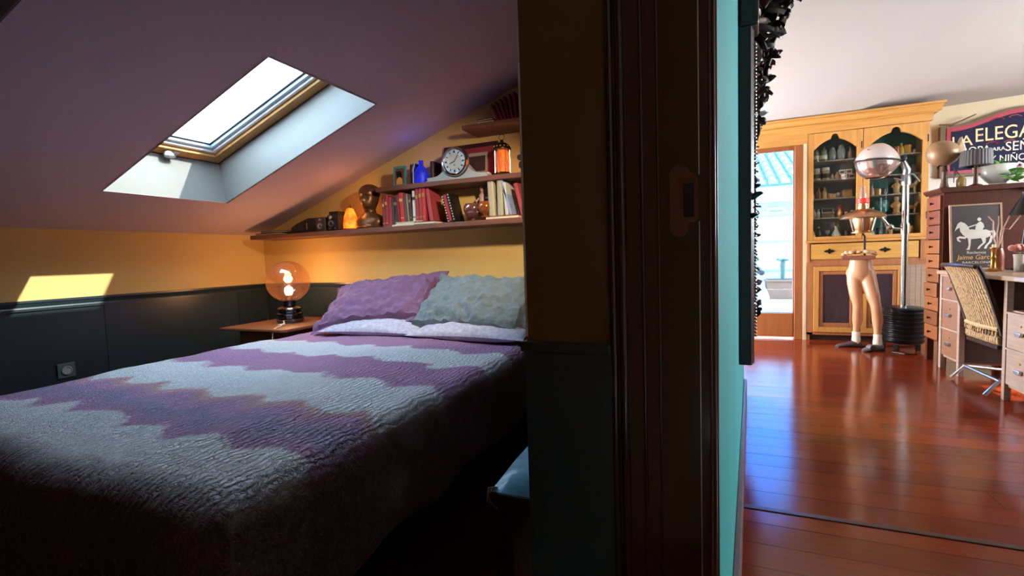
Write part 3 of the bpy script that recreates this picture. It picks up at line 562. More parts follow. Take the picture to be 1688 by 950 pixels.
ab = tag(MB().lathe([(.028, 0), (.03, .006), (.012, .014), (.04, .035), (.05, .06), (.046, .085), (.034, .098), (.032, .098), (.044, .085), (.047, .06), (.036, .037), (.008, .018)], 24).build('amber_bowl', amber, smooth=True, loc=(-1.298, 2.72, ZA+.022)), 'amber glass bowl beside the cream mottled book', 'bowl')
MB().tube([(.046, 0, .085), (.07, 0, .11), (.066, 0, .14), (.05, 0, .15), (.045, 0, .135)], .005, 8).build('handle', amber, ab, smooth=True)

# middle shelf
pf = thing('photo_frame', 'small turquoise framed portrait photo on the middle shelf', 'photo frame', (-1.945, 2.73, ZB), 0); Mt = Matrix.Rotation(-.10, 4, 'X'); tq = mat('turquoise_frame', '3f8a8c', .4, var=.15)
for a in ((-.05, -.038, .0, .14), (.038, .05, 0, .14), (-.038, .038, 0, .016), (-.038, .038, .124, .14)): MB().bb(a[0], a[1], 0, .012, a[2], a[3], Mt).build('frame_bar', tq, pf)
MB().bb(-.038, .038, .004, .010, .016, .124, Mt).build('photo_ground', mat('photo_brown', '7a4422', .5, var=.3, scale=20), pf); MB().prism([(-.026, .018), (.026, .018), (.022, .05), (.008, .064), (-.008, .064), (-.022, .05)], .002, .005, 'y', Mt).build('photo_figure', mat('photo_ochre', 'd89a50', .5), pf); MB().ell((0, .004, .084), (.016, .003, .021), 14, 8, Mt).build('photo_face', mat('photo_skin', 'd8a070', .5), pf)
MB().bb(-.02, .02, .012, .016, .0, .10, Matrix.Rotation(.25, 4, 'X') @ Matrix.Translation((0, .012, 0))).build('strut', black_m, pf)
DB = 'dark books on the middle shelf'
for c, x, t, h, l in [('1f1c26', -1.875, .020, .145, 'black slim book beside the turquoise photo frame'), ('2c2228', -1.853, .018, .15, 'dark brown slim book second from the photo frame'), ('32222a', -1.715, .024, .15, 'dark book between blue bottle lamp and framed picture')]: book(l, c, x, 2.76, ZB, t, h, .11, group=DB)
bl = thing('blue_lamp', 'glowing cobalt blue bottle lamp on the middle shelf', 'lamp', (-1.77, 2.74, ZB)); MB().lathe([(.042, 0), (.046, .01), (.046, .07), (.036, .10), (.016, .125), (.014, .15), (.018, .155), (.006, .158)], 20).build('bottle', emis('cobalt_glow', '0a1ed0', .22, '1a3cff', 10), bl, smooth=True)
MB().tube([(-.046, -.03, 0), (-.044, -.03, .10), (-.034, -.025, .14)], .0045, 8).build('clip', mat('pale_blue_plastic', '9fb4e0', .4), bl, smooth=True); MB().tube([(.0, 0, .15), (.02, -.02, .13), (.04, -.03, .09), (.05, -.03, .05)], .002, 6).build('wire', steel, bl)
point('blue_lamp_light', (-1.80, 2.72, ZB+.185), .22, (.04, .08, 1), .015)
fp = thing('framed_picture', 'dark framed print with a wine red mount behind the mantel clock', 'picture', (-1.465, 2.845, ZB), 0); Mf = Matrix.Rotation(-.09, 4, 'X'); fm = mat('dark_brown_frame', '2e1a18', .4, var=.2); H_, W_ = .255, .20
for a in ((-W_, -W_+.025, 0, H_), (W_-.025, W_, 0, H_), (-W_+.025, W_-.025, 0, .025), (-W_+.025, W_-.025, H_-.025, H_)): MB().bb(a[0], a[1], 0, .018, a[2], a[3], Mf).build('frame_bar', fm, fp, bevel=.003)
MB().bb(-W_+.02, W_-.02, .008, .014, .02, H_-.02, Mf).build('mount', mat('wine_red_mount', '7c2436', .7), fp); MB().bb(-.125, .125, .005, .009, .062, H_-.062, Mf).build('print', mat('grey_print', '8d8784', .5, var=.35, scale=16), fp); MB().bb(-.115, .11, .003, .006, .07, H_-.085, Mf).build('print_dark', mat('dark_print', '3d2a2c', .4, var=.4, scale=10), fp)
ck = thing('mantel_clock', 'grey humped mantel clock with a round chrome dial', 'clock', (-1.487, 2.70, ZB), .02); cm = mat('grey_blue_clock_case', '9aa6b0', .35, var=.1)
def hump(x): return .030+.105*math.exp(-(abs(x)/.092)**2.6)-.012*math.exp(-((abs(x)-.17)/.03)**2)*0
pts = [(-.212, .010), (-.212, .026)]+[(x_, hump(x_)) for x_ in [(-.20+.40*i/28) for i in range(29)]]+[(.212, .026), (.212, .010)]
MB().prism(pts, 0, .075).build('case', cm, ck, bevel=.002); MB().bb(-.218, .218, -.006, .08, 0, .010).build('plinth', cm, ck, bevel=.002)
for xx in (-.212, .212): MB().ell((xx, .035, .022), (.010, .04, .012)).build('scroll_end', cm, ck, smooth=True)
bz = MB().lathe([(.088, 0), (.092, .012), (.088, .022), (.078, .024), (.074, .016)], 40, M=rotm(PI/2, 0, 0, (0, .0, .112))).build('bezel', chrome, ck, smooth=True)
MB().lathe([(.096, 0), (.096, .01), (.09, .014)], 40, M=rotm(PI/2, 0, 0, (0, .006, .112))).build('bezel_backing', mat('dark_rim', '241a18', .4), ck, smooth=True)
dl = MB().lathe([(.075, .012), (.07, .0155)], 40, M=rotm(PI/2, 0, 0, (0, 0, .112))).build('dial', mat('silvered_dial', 'b7bcb8', .3, .3, var=.08), ck, smooth=True)
for k in range(12):
    a = 2*PI*k/12; MB().box((0, 0, 0), (.006 if k % 3 else .009, .001, .013), rotm(0, a, 0, (.060*math.sin(a), -.0165, .112+.060*math.cos(a)))).build('hour_mark', black_m, dl)
for a, l_, wd in ((.6, .05, .004), (-1.9, .036, .005)): MB().box((0, 0, l_/2), (wd, .001, l_), rotm(0, a, 0, (0, -.018, .112))).build('hand', black_m, dl)
MB().ell((.0, -.018, .09), (.004, .002, .005), 8, 6).build('winding_hole', black_m, dl)
MB().lathe([(.052, .016), (.048, .017), (.047, .0162)], 36, M=rotm(PI/2, 0, 0, (0, 0, .112))).build('chapter_ring', mat('silvered_dial', 'b7bcb8', .3, .3), dl)
la = thing('lantern', 'dark metal candle lantern glowing orange on the middle shelf', 'lantern', (-1.185, 2.75, ZB)); lm = mat('blackened_brass', '2e2418', .35, .6, var=.2)
MB().lathe([(.055, 0), (.058, .006), (.052, .016), (.048, .022)], 8).build('base', lm, la)
MB().lathe([(.036, .022), (.038, .05), (.038, .14), (.034, .155)], 20).build('glass', emis('lantern_glow', 'ff3404', 1.0, 'ff7420', 22), la, smooth=True)
for k in range(6): a = 2*PI*k/6+.35; MB().tube([(.046*math.cos(a), .046*math.sin(a), .015), (.046*math.cos(a), .046*math.sin(a), .165)], .0035 if k != 4 else .006, 6).build('post', lm if k % 3 else steel, la)
MB().lathe([(.056, .16), (.058, .168), (.05, .185), (.030, .20), (.012, .208), (.008, .222), (.002, .224)], 16).build('roof', lm, la, smooth=True)
for k in range(14): a = 2*PI*k/14; MB().ell((.052*math.cos(a), .052*math.sin(a), .178), (.004, .004, .004), 6, 4).build('pierced_stud', gold_ink, la)
MB().tube([(.018*math.cos(2*PI*k/14), 0, .238+.018*math.sin(2*PI*k/14)) for k in range(15)], .002, 6).build('ring', lm, la)
point('lantern_light', (-1.215, 2.66, ZB+.09), .28, (1, .36, .08), .03)
# upper shelf
FB = 'fanned red volumes on the uppermost shelf'
fan = ['leftmost', 'second', 'third', 'fourth', 'fifth', 'rightmost']
for k in range(6):
    book('%s of the fanned dull red volumes on the uppermost shelf' % fan[k] if k in (0, 5) else '%s from the left of the fanned dull red volumes on the uppermost shelf' % fan[k], ['6e2f36', '7a2f38', '84343c', '7a2c36', '8a3a44', '93404a'][k], -1.195+k*.0225, 2.72, ZC, .017, .125+.009*k, .11, -.42+.066*k, group=FB)
flatbook('black flat book at the left end of the uppermost shelf', '1c1618', -1.33, -1.215, 2.70, 2.85, ZC, .020, .05); flatbook('dark thin book on the black flat book, uppermost shelf', '2a1e1c', -1.325, -1.225, 2.71, 2.85, ZC+.0205, .014, -.04)
for k in range(3): book(['dark upright book against the red volumes on the uppermost shelf', 'brown upright book second right of the red volumes, uppermost shelf', 'black upright book third right of the red volumes, uppermost shelf'][k], ['2a1c1e', '3a2420', '1a1618'][k], -1.035+k*.035, 2.72, ZC, .03, .19+.01*k, .12)

# ------------------------------------------------------------------ living room shell
YE, XR = 6.3, 4.0
fl = struct(MB().bb(-1.25, XR+.05, -1.3, YE, -.05, -.006).build('floor', sub_m), 'glossy red-brown plank floor of the living room')
ucube = MB().box((0, 0, 0), (1, 1, 1)).build('tmp', floor_w); pm = ucube.data; pm.name = 'plank'; bpy.data.objects.remove(ucube)
rp = random.Random(3); y = .0; Wp = .135
rows = []
while y < YE-.01:
    y1 = min(y+Wp*(1 if rp.random() > .2 else .8), YE)
    if y < 1.985 < y1+.03: y1 = 1.985
    x0 = (-1.2 if y > 3.65 else -.14) ; xx = x0-rp.uniform(0, .3)*0
    while xx < 3.2:
        x1 = xx+rp.uniform(.9, 1.9)
        if x1 > 2.9: x1 = 3.9
        o = bpy.data.objects.new('plank', pm); COL.objects.link(o); o.parent = fl
        o.location = ((xx+x1)/2, (y+y1)/2, -.006+rp.uniform(0, .0004)); o.scale = (x1-xx-.0016, y1-y-.0016, .012); o.rotation_euler = (rp.uniform(-.0012, .0012), rp.uniform(-.0005, .0005), 0)
        xx = x1
    y = y1 if abs(y1-1.985) > 1e-6 else 2.015
MB().bb(.05, 3.9, 1.986, 2.014, -.006, .004).build('joint_strip', strip_m, fl, bevel=.002)
# ceiling: main pitch and a slightly steeper facet beside the cabinet
m = MB(); CA = lambda yy: 2.32+.2*(YE-yy)
S_, E_, W2 = (.86, YE+.02), (2.174, 5.264), (XR+.05, YE+.02)
cd_ = Vector((E_[0]-S_[0], E_[1]-S_[1])); cl_ = cd_.length
def CB(x, yy):
    cr_ = (cd_.x*(yy-S_[1])-cd_.y*(x-S_[0]))/cl_; return CA(yy)+max(0, cr_)*.066
kx = 1.05*(XR-S_[0])/1.0; t_ = (XR+.05-S_[0])/cd_.x; K_ = (XR+.05, S_[1]+cd_.y*t_)
pA = [(-1.3, YE+.02), S_, K_, (XR+.05, 1.5), (-.05, 1.5), (-.05, 3.5), (-1.3, 3.5)]; pB = [S_, W2, K_]
top = .05
for poly in (pA, pB): m.add([(a, b, CB(a, b)) for a, b in poly], [tuple(range(len(poly)))])
m.add([(XR+.05, 1.5, CA(1.5)), (XR+.05, -1.3, CA(1.5)), (-.05, -1.3, CA(1.5)), (-.05, 1.5, CA(1.5))], [(0, 1, 2, 3)])
co = m.build('ceiling', cream); struct(co, 'cream sloping ceiling of the living room'); co.modifiers.new('thick', 'SOLIDIFY').thickness = .04; co.modifiers['thick'].offset = 1
# end wall with the terrace door opening
DX0, DX1, DZ1 = .18, .925, 2.20
we = estruct('wall_end', 'cream end wall behind the cabinet', (0, 0, 0))
MB().bb(DX1+.02, XR, YE-.04, YE+.10, 0, 2.9).build('wall_section', cream_wall, we); MB().bb(-1.3, DX0-.02, YE-.33, YE+.10, 0, 2.9).build('wall_section', plainwall, we); MB().bb(DX0-.02, DX1+.02, YE-.30, YE+.10, DZ1+.02, 2.9).build('wall_section', plainwall, we)
wbrd = mat('white_board', 'd8d2c8', .6, var=.04)
for k in range(4): MB().bb(2.0, 3.8, YE-.052, YE-.04, .95+k*.245, .95+k*.245+.240).build('wall_board', wbrd, we)
# side walls: windows outside the view
wr = estruct('wall_street', 'plaster wall with a long street window')
MB().bb(XR, XR+.1, -1.3, 3.2, 0, 3.4).build('wall_section', plainwall, wr); MB().bb(XR, XR+.1, 4.95, YE+.1, 0, 3.0).build('wall_section', plainwall, wr); MB().bb(XR, XR+.1, 3.2, 4.95, 0, 1.2).build('wall_section', plainwall, wr); MB().bb(XR, XR+.1, 3.2, 4.95, 2.3, 3.4).build('wall_section', plainwall, wr)
for yy in (3.2, 4.05, 4.90): MB().bb(XR+.02, XR+.08, yy, yy+.05, 1.2, 2.3).build('window_post', pine, wr)
we2 = estruct('wall_alcove', 'plaster wall with a terrace window at the left of the living room')
MB().bb(-1.35, -1.25, 3.55, 4.6, 0, 3.1).build('wall_section', plainwall, we2); MB().bb(-1.35, -1.25, 6.0, YE+.1, 0, 3.1).build('wall_section', plainwall, we2); MB().bb(-1.35, -1.25, 4.6, 6.0, 0, .4).build('wall_section', plainwall, we2); MB().bb(-1.35, -1.25, 4.6, 6.0, 1.7, 3.1).build('wall_section', plainwall, we2)
MB().bb(-1.32, -1.28, 5.27, 5.33, .4, 1.7).build('window_post', pine, we2)
struct(MB().bb(.80, .90, .35, 1.35, 0, 3.5).build('light_block_wall', plainwall))  # unseen wall added to shield the doorway from window light
struct(MB().bb(-1.35, .07, 3.50, 3.62, 0, 3.1).build('wall_side', plainwall)); struct(MB().bb(-.3, XR+.1, -1.4, -1.3, 0, 3.4).build('wall_rear', plainwall))

# terrace door
FY = 5.97
d2 = estruct('door_2', 'brown wooden glazed door to the bright terrace', (0, FY, 0)); dw = mat('orange_brown_door_wood', '9a5a30', .4, var=.2, scale=5, stretch=(7, 7, .8), coat=.2)
for x0, x1 in ((.18, .26), (.845, .925)): MB().bb(x0, x1, .0, .09, 0, DZ1).build('frame_post', dw, d2, bevel=.004)
MB().bb(.26, .845, 0, .09, 2.10, DZ1).build('frame_head', dw, d2, bevel=.004); MB().bb(.925, .955, -.012, .05, 0, 2.21).build('white_trim', mat('cream_trim', 'dcc3a0', .5), d2)
for x0, x1 in ((.26, .33), (.835, .845)): MB().bb(x0, x1, .03, .075, .02, 2.10).build('stile', dw, d2)
MB().bb(.33, .835, .03, .075, 2.055, 2.10).build('top_rail', dw, d2); MB().bb(.33, .835, .02, .08, .02, .285).build('bottom_panel', dw, d2, bevel=.004)
MB().bb(.33, .835, .045, .050, .285, 2.055).build('pane', glass('light_tint_glass', 'aed2f4', .1), d2)  # blue tint added to colour the terrace light and its floor reflection
# ------------------------------------------------------------------ terrace
wht = mat('whitewash', 'e4e0da', .8, var=.04, scale=3)
tf = struct(MB().bb(-2.5, 4.5, YE+.1, 8.6, .02, .25).build('terrace_floor', mat('pale_terrace_screed', 'd8ccc4', .8, var=.08)), 'pale terrace floor outside the door')
pr = thing('parapet', 'white terrace parapet with ledges beyond the glazed door', 'parapet', (1.0, 8.7, .25)); MB().bb(-3.5, 3.5, -.1, .1, 0, 1.27).build('wall', wht, pr); MB().bb(-3.5, 3.5, -.16, .14, 1.27, 1.33).build('coping', mat('grey_coping', 'b9b2ac', .8), pr, bevel=.01); MB().bb(-3.5, 3.5, -.125, -.1, .86, .885).build('ledge', mat('grey_coping', 'b9b2ac', .8), pr); MB().bb(-3.5, 3.5, -.115, -.1, .40, .42).build('ledge', mat('grey_coping', 'b9b2ac', .8), pr)
pb = thing('planter_box', 'terracotta planter box by the parapet outside the door', 'planter', (1.06, 8.15, .25)); MB().prism([(-.26, 0), (.24, 0), (.27, .26), (-.29, .26)], -.14, .14).build('box', terra, pb, bevel=.008); MB().bb(-.30, .28, -.16, .16, .26, .29).build('rim', terra, pb, bevel=.006); MB().bb(-.27, .25, -.13, .13, .285, .295).build('soil', mat('soil', '3a2a20', .9), pb)
dry = mat('dry_plant', '6e6a50', .7, var=.2)
cp = thing('cactus', 'small branching cactus standing in the planter box', 'plant', (1.0, 8.15, .545)); MB().tube([(0, 0, 0), (.005, 0, .10), (0, 0, .20), (.01, 0, .28)], [.028, .03, .034, .03], 9).build('stem', dry, cp, smooth=True)
for a in range(6): MB().ell((.055*math.cos(a), .055*math.sin(a), .285+.01*(a % 2)), (.03, .03, .02), 8, 5).build('head', dry, cp, smooth=True)
sk = thing('sack', 'pale sack leaning at the planter outside the door', 'sack', (.64, 7.75, .25)); MB().lathe([(.13, 0), (.15, .04), (.12, .14), (.07, .24), (.03, .30), (.02, .32)], 14, sx=1, sy=.8).build('body', mat('pale_canvas', 'cfc4b4', .8, var=.1), sk, smooth=True)
dp = thing('dry_shrub', 'dry brown shrub behind the pale sack on the terrace', 'plant', (.585, 8.15, .25)); MB().lathe([(.12, 0), (.15, .2), (.16, .22), (.13, .225)], 14).build('pot', terra, dp, smooth=True); rs = random.Random(5)
for k in range(22):
    a = rs.uniform(0, 2*PI); r = rs.uniform(.03, .15); z = rs.uniform(.3, .62); MB().ell((0, 0, 0), (.045, .02, .06), 6, 4, rotm(rs.uniform(-.8, .8), rs.uniform(-.8, .8), a, (r*math.cos(a), r*math.sin(a), z))).build('leaf', mat('dry_leaf', '6a5a4c', .7, var=.2), dp)
for k in range(4): MB().tube([(0, 0, .22), (.05*math.cos(k*1.6), .05*math.sin(k*1.6), .5)], .008, 5).build('stem', dry, dp)
hose = tag(MB().tube([(1.12, 7.6, .258), (1.10, 7.55, .35), (1.07, 7.5, .5), (1.06, 7.5, .64)], .012, 8).tube([(1.12, 7.6, .258), (1.06, 7.56, .256), (1.0, 7.5, .258)], .012, 8).build('metal_rod', mat('white_tube', 'd8d4d0', .4), smooth=True), 'bent white tube standing on the terrace floor', 'tube')
bd = thing('roofed_house', 'pale house with a barrel tiled roof beyond the terrace', 'house', (1.2, 14.0, 0)); gw = mat('grey_blue_wall', '9aa4b0', .8, var=.15, scale=2)
MB().bb(-5, 4, 0, .2, -1, 2.72).build('wall', gw, bd); MB().bb(-5, 4, -.25, .0, 2.52, 2.60).build('cornice', mat('pale_stone', 'cfc8c0', .8), bd); MB().bb(-5, 4, -.05, .05, 2.2, 2.52).build('frieze', mat('pale_stone', 'cfc8c0', .8), bd)
for x0 in (-.62, .15, .92):
    wd = MB().bb(x0, x0+.42, -.06, .02, .9, 2.05).build('window', mat('pale_stone', 'cfc8c0', .8), bd); MB().bb(x0+.06, x0+.36, -.07, -.02, .96, 1.98).build('pane', mat('dull_window', '5c6a78', .3, var=.2), wd)
rt = mat('weathered_roof_tile', 'a2a6b0', .8, var=.2, scale=6, rnd=.15); gut = mat('tile_gutter', '5c5a64', .8)
MB().add([(-5, -.35, 2.62), (4, -.35, 2.62), (4, 8.2, 5.895), (-5, 8.2, 5.895), (-5, -.35, 2.56), (4, -.35, 2.56), (4, 8.2, 5.835), (-5, 8.2, 5.835)], [(0, 1, 2, 3), (7, 6, 5, 4), (0, 4, 5, 1), (1, 5, 6, 2), (2, 6, 7, 3), (3, 7, 4, 0)]).build('roof_deck', gut, bd)
tl = MB(); ang = math.atan2(1.13, 2.95)
hv = []; n = 8
for z0, r in ((0, .105), (.62, .09)):
    for i in range(n+1): a = PI*i/n; hv.append((r*math.cos(a), z0, r*math.sin(a)*1.0))
tl.add(hv, [(i, i+1, n+2+i, n+1+i) for i in range(n)]+[tuple(range(n+1)), tuple(range(2*n+1, n, -1))]); t0 = tl.build('roof_tile', rt, bd, smooth=True); tmesh = t0.data; bpy.data.objects.remove(t0)
for i in range(-6, 8):
    for j in range(15):
        o = bpy.data.objects.new('roof_tile', tmesh); COL.objects.link(o); o.parent = bd; s_ = j*.58-.02
        o.location = (i*.27, -.35+s_*math.cos(ang), 2.62+s_*math.sin(ang)+.012*(j > 0)); o.rotation_euler = (ang-.03, 0, 0)

tb = thing('added_building', 'added pale blue building behind the tiled roof, seen only reflected', 'building', (1.0, 23.5, 0))  # unseen building added so the glossy floor reflects blue
MB().bb(-9, 9, 0, 3, 0, 15).build('wall', mat('reflected_blue_facade', '6ea6de', .8, var=.12, scale=1.5), tb); MB().bb(-9.1, 9.1, -.2, 3.1, 15, 15.4).build('cornice', mat('pale_stone', 'cfc8c0', .8), tb)
for xx in (-4.5, -2.2, .1, 2.4, 4.7):
    for zz in (5.5, 8.7, 11.9): wd = MB().bb(xx-.6, xx+.6, -.06, .0, zz, zz+1.9).build('window', mat('pale_stone', 'cfc8c0', .8), tb); MB().bb(xx-.48, xx+.48, -.08, -.05, zz+.12, zz+1.78).build('pane', mat('dull_window', '5c6a78', .3), wd)
# ------------------------------------------------------------------ carved mirror on the teal wall
carv = mat('black_brown_carved_wood', '1d1513', .32, var=.35, scale=25, coat=.15, bump=.1)
tang = -math.atan(.0712)
mi = thing('carved_mirror', 'tall black carved wood mirror hanging on the teal wall', 'mirror', (.0115+.0712*(2.2-.83)+.001, 2.2, .515), tang)
ML, MH = 1.26, 1.46
for y0, y1 in ((0, .10), (ML-.10, ML)): MB().prism([(0, y0), (.045, y0), (.052, y0+.015), (.046, y0+.03), (.058, y0+.05), (.046, y0+.07), (.04, y1), (0, y1)], 0, MH, 'z').build('side_rail', carv, mi, bevel=.003)
for z0, z1 in ((0, .10), (MH-.10, MH)): MB().bb(0, .05, .10, ML-.10, z0, z1).build('cross_rail', carv, mi, bevel=.006)
MB().bb(.004, .018, .09, ML-.09, .09, MH-.09).build('mirror_glass', mat('silvered_glass', 'dfe4e4', .03, 1., var=.01), mi)
bead = MB(); bd_m = mat('silver_bead', 'b0aaa6', .25, .8)
for yy in (.112, ML-.112):
    for k in range(84): bead.ell((.063, yy, .11+k*.0149), (.0055, .0055, .006), 6, 4)
bo = bead.build('bead_row', bd_m, mi, smooth=True); bo['kind'] = 'stuff'
rl = random.Random(11)
def leaf(c, s, M_=None, nm='carved_leaf'):
    vs = []; L_ = 7
    for i in range(L_+1):
        t = i/L_; w_ = .42*math.sin(PI*t**.8)+.02; z = .22*math.sin(PI*t)*.6
        for q_, zz in ((-w_, -.05), (-w_*.5, .13), (0, .05), (w_*.5, .13), (w_, -.05), (0, -.16)): vs.append((q_*s, (t-.5)*s*1.6, (zz+z)*s))
    fs = [(6*i+a, 6*i+(a+1) % 6, 6*i+6+(a+1) % 6, 6*i+6+a) for i in range(L_) for a in range(6)]+[(5, 4, 3, 2, 1, 0), tuple(6*L_+a for a in range(6))]
    R_ = rotm(rl.uniform(-1, 1), rl.uniform(-1.2, 1.2), rl.uniform(0, 6.3), c)
    return MB().add(vs, fs, R_).build(nm, carv, mi, smooth=True)
# far side crest garland: climbs and swings out from the frame
gar = [(.085, .95, 1.17), (.085, .93, 1.22), (.095, .92, 1.27), (.105, .91, 1.33), (.105, .90, 1.38), (.12, .88, 1.44), (.125, .86, 1.49), (.145, .82, 1.54), (.15, .80, 1.59), (.17, .78, 1.63), (.19, .74, 1.69), (.21, .70, 1.73), (.235, .66, 1.77), (.26, .62, 1.81), (.285, .60, 1.85)]
MB().tube([(.055, 1.02, 1.08)]+gar, .012, 7).build('garland_stem', carv, mi, smooth=True)
for k, p in enumerate(gar):
    for r in range(5 if k > 3 else 3): leaf((p[0]+rl.uniform(-.035, .016), p[1]+rl.uniform(-.05, .05), p[2]+rl.uniform(-.03, .03)), rl.uniform(.034, .058))
    if k % 3 == 1: MB().ell((p[0]+.02, p[1], p[2]), (.018, .018, .018), 8, 6).build('carved_berry', carv, mi, smooth=True)
for k in range(90):   # crest mass between frame and garland
    t = rl.random(); yy = .10+.85*rl.random(); z = 1.30+.58*t; x = .045+(.02+.20*t*t)*rl.random()
    leaf((x, yy, z), rl.uniform(.05, .09))
MB().bb(.0, .075, -.01, .14, 1.38, 1.49).build('corner_block', carv, mi, bevel=.012)
MB().prism([(.0, 1.44), (.0, 1.85)]+[(.10+1.06*i/8, 1.80+.16*math.sin(PI*i/8)) for i in range(9)]+[(ML, 1.44)], .0, .04, 'x').build('crest_board', carv, mi, bevel=.006)
for z in (.70, .62): leaf((.056, .03, z), .05); leaf((.06, ML-.05, z+.02), .05)
for k in range(9): leaf((.075+rl.uniform(-.012, .015), ML-.22+rl.uniform(-.06, .06), .10+.022*k+rl.uniform(-.01, .01)), rl.uniform(.04, .055))
for k in range(5): leaf((.06, .06+.01*k, .66+.03*k), .03)
for k in range(26): leaf((.062+rl.uniform(0, .014), ML-.05+rl.uniform(-.03, .03), .12+k*.05), rl.uniform(.03, .045))
for yy in (.108, ML-.116): MB().bb(.0, .058, yy, yy+.008, .10, MH-.10).build('bead_fillet', carv, mi)
for k in range(46): t = rl.random(); leaf((.05+.24*t**1.5*rl.random()**.4, .15+.7*rl.random(), 1.56+.32*t), rl.uniform(.06, .10))

# ------------------------------------------------------------------ cabinet
cb = thing('cabinet', 'honey pine built-in cabinet with two glazed doors over a drawer', 'cabinet', (.96, FY, 0))
CWd, CD = 1.03, .27
# carcass
MB().bb(0, .03, 0, CD, 0, 2.24).build('side_panel', cab_wood, cb); MB().bb(CWd-.03, CWd, 0, CD, 0, 2.24).build('side_panel', cab_wood, cb)
MB().bb(.03, CWd-.03, CD-.015, CD, .06, 2.24).build('back_panel', cab_in, cb); MB().bb(.03, CWd-.03, .01, CD-.015, 1.05, 1.095).build('worktop', cab_woodh, cb); MB().bb(.03, CWd-.03, .03, CD-.015, 0, .06).build('plinth', mat('shadow_plinth', '3a2218', .7), cb)
for z in (1.312, 1.517, 1.713, 1.912): MB().bb(.03, CWd-.03, .035, CD-.015, z-.012, z).build('shelf', shelf_in, cb)
MB().bb(.5, .52, .03, CD-.015, 1.095, 2.2).build('divider', cab_brown, cb)
prof = [(0, 2.20), (-.015, 2.20), (-.02, 2.235), (-.045, 2.25), (-.05, 2.275), (-.085, 2.30), (-.105, 2.335), (-.105, 2.355), (0, 2.355), (.25, 2.355), (.25, 2.20)]
for pn_, pp_, ex_ in (('cornice_cap', [(-.110, 2.335), (-.110, 2.357), (.25, 2.357), (.25, 2.335)], .09), ('cornice_cove', [(-.055, 2.283), (-.060, 2.296), (-.075, 2.312), (-.098, 2.325), (-.098, 2.334), (.25, 2.334), (.25, 2.283)], .075), ('cornice_fillet', [(-.060, 2.266), (-.064, 2.272), (-.060, 2.282), (.25, 2.282), (.25, 2.266)], .05), ('cornice_frieze', [(-.018, 2.20), (-.022, 2.25), (-.04, 2.265), (.25, 2.265), (.25, 2.20)], .02)):
    MB().prism(pp_, -.80, CWd+ex_, 'x').build(pn_, cab_woodh, cb, bevel=.002)
MB().bb(-.80, .0, -.013, -.001, 2.10, 2.20).build('frieze_board', cab_woodh, cb)
# shaped glazed doors
def upper_door(x0, x1, inter, nm):
    g0, g1 = x0+.055, x1-.05; z0, z1 = 1.075, 2.195; gz0, gz1 = 1.11, 2.05
    o = bpy.data.objects.new('glazed_door', None); COL.objects.link(o); o.parent = cb
    MB().bb(x0, g0, -.006, .024, z0, z1).build('stile', cab_wood, o, bevel=.003); MB().bb(g1, x1, -.006, .024, z0, z1).build('stile', cab_wood, o, bevel=.003); MB().bb(g0, g1, -.006, .024, z0, gz0).build('bottom_rail', cab_woodh, o, bevel=.003)
    c = (g0+g1)/2; W_ = (g1-g0)/2
    def arch(t):          # t -1..1 -> height of the cut
        a = abs(t)
        if a < .17: return gz1+.095+.03*math.sqrt(max(0, 1-(a/.17)**2))
        if a < .24: return gz1+.075
        return gz1+.07-.10*((a-.24)/.76)**1.5
    pts = [(g0, z1)]+[(c+W_*t, arch(t)) for t in [-1+2*i/48 for i in range(49)]]+[(g1, z1)]
    MB().prism(pts, -.006, .024).build('shaped_top_rail', cab_wood, o)
    MB().bb(g0, g1, .008, .011, gz0, gz1+.12).build('pane', cabglass, o)
    for zz in (1.25, 2.0): MB().bb(x1-.014, x1-.006, -.009, -.005, zz, zz+.07).build('hinge', iron, o)
    MB().prism([(g0, gz0), (g0+.022, gz0), (g0+.012, gz0+.03), (g0+.012, gz0+.05), (g0, gz0+.07)], -.002, .008).build('corner_bracket', cab_wood, o)
    return o
upper_door(.002, .488, cab_in, 'left'); upper_door(.494, CWd-.002, cab_teal, 'right')
MB().bb(.522, CWd-.032, CD-.022, CD-.016, 1.10, 2.2).build('teal_back_panel', cab_teal, cb)
# middle drawer section (stands proud), lower doors
MB().bb(-.02, CWd+.02, -.05, .10, 1.045, 1.072).build('ledge', cab_woodh, cb, bevel=.004)
for x0, x1 in ((-.005, .025), (CWd-.06, CWd-.03)): MB().bb(x0, x1, -.035, .03, .84, 1.045).build('bracket_block', cab_brown, cb, bevel=.004)
dw_ = MB().bb(.03, .955, -.03, .01, .868, 1.035).build('drawer', mat('yellow_pine_front', 'd09a4c', .42, var=.18, scale=5, stretch=(.8, 7, 7), coat=.15), cb, bevel=.005)
for x in (.20, .68): MB().prism([(x-.052, .955), (x-.03, .968), (x-.015, .968), (x, .985), (x+.015, .968), (x+.03, .968), (x+.052, .955), (x+.03, .942), (x+.015, .942), (x, .925), (x-.015, .942), (x-.03, .942)], -.034, -.03).tube([(x-.03, -.036, .955), (x-.015, -.05, .948), (x+.015, -.05, .948), (x+.03, -.036, .955)], .004, 6).build('handle', iron, dw_)
MB().bb(.0, CWd, -.02, .03, .80, .865).build('rail', cab_brown, cb); MB().bb(.0, .055, -.015, .03, .06, .80).build('corner_post', cab_brown, cb); MB().bb(.0, .95, -.015, .03, .06, .085).build('base_rail', cab_brown, cb)
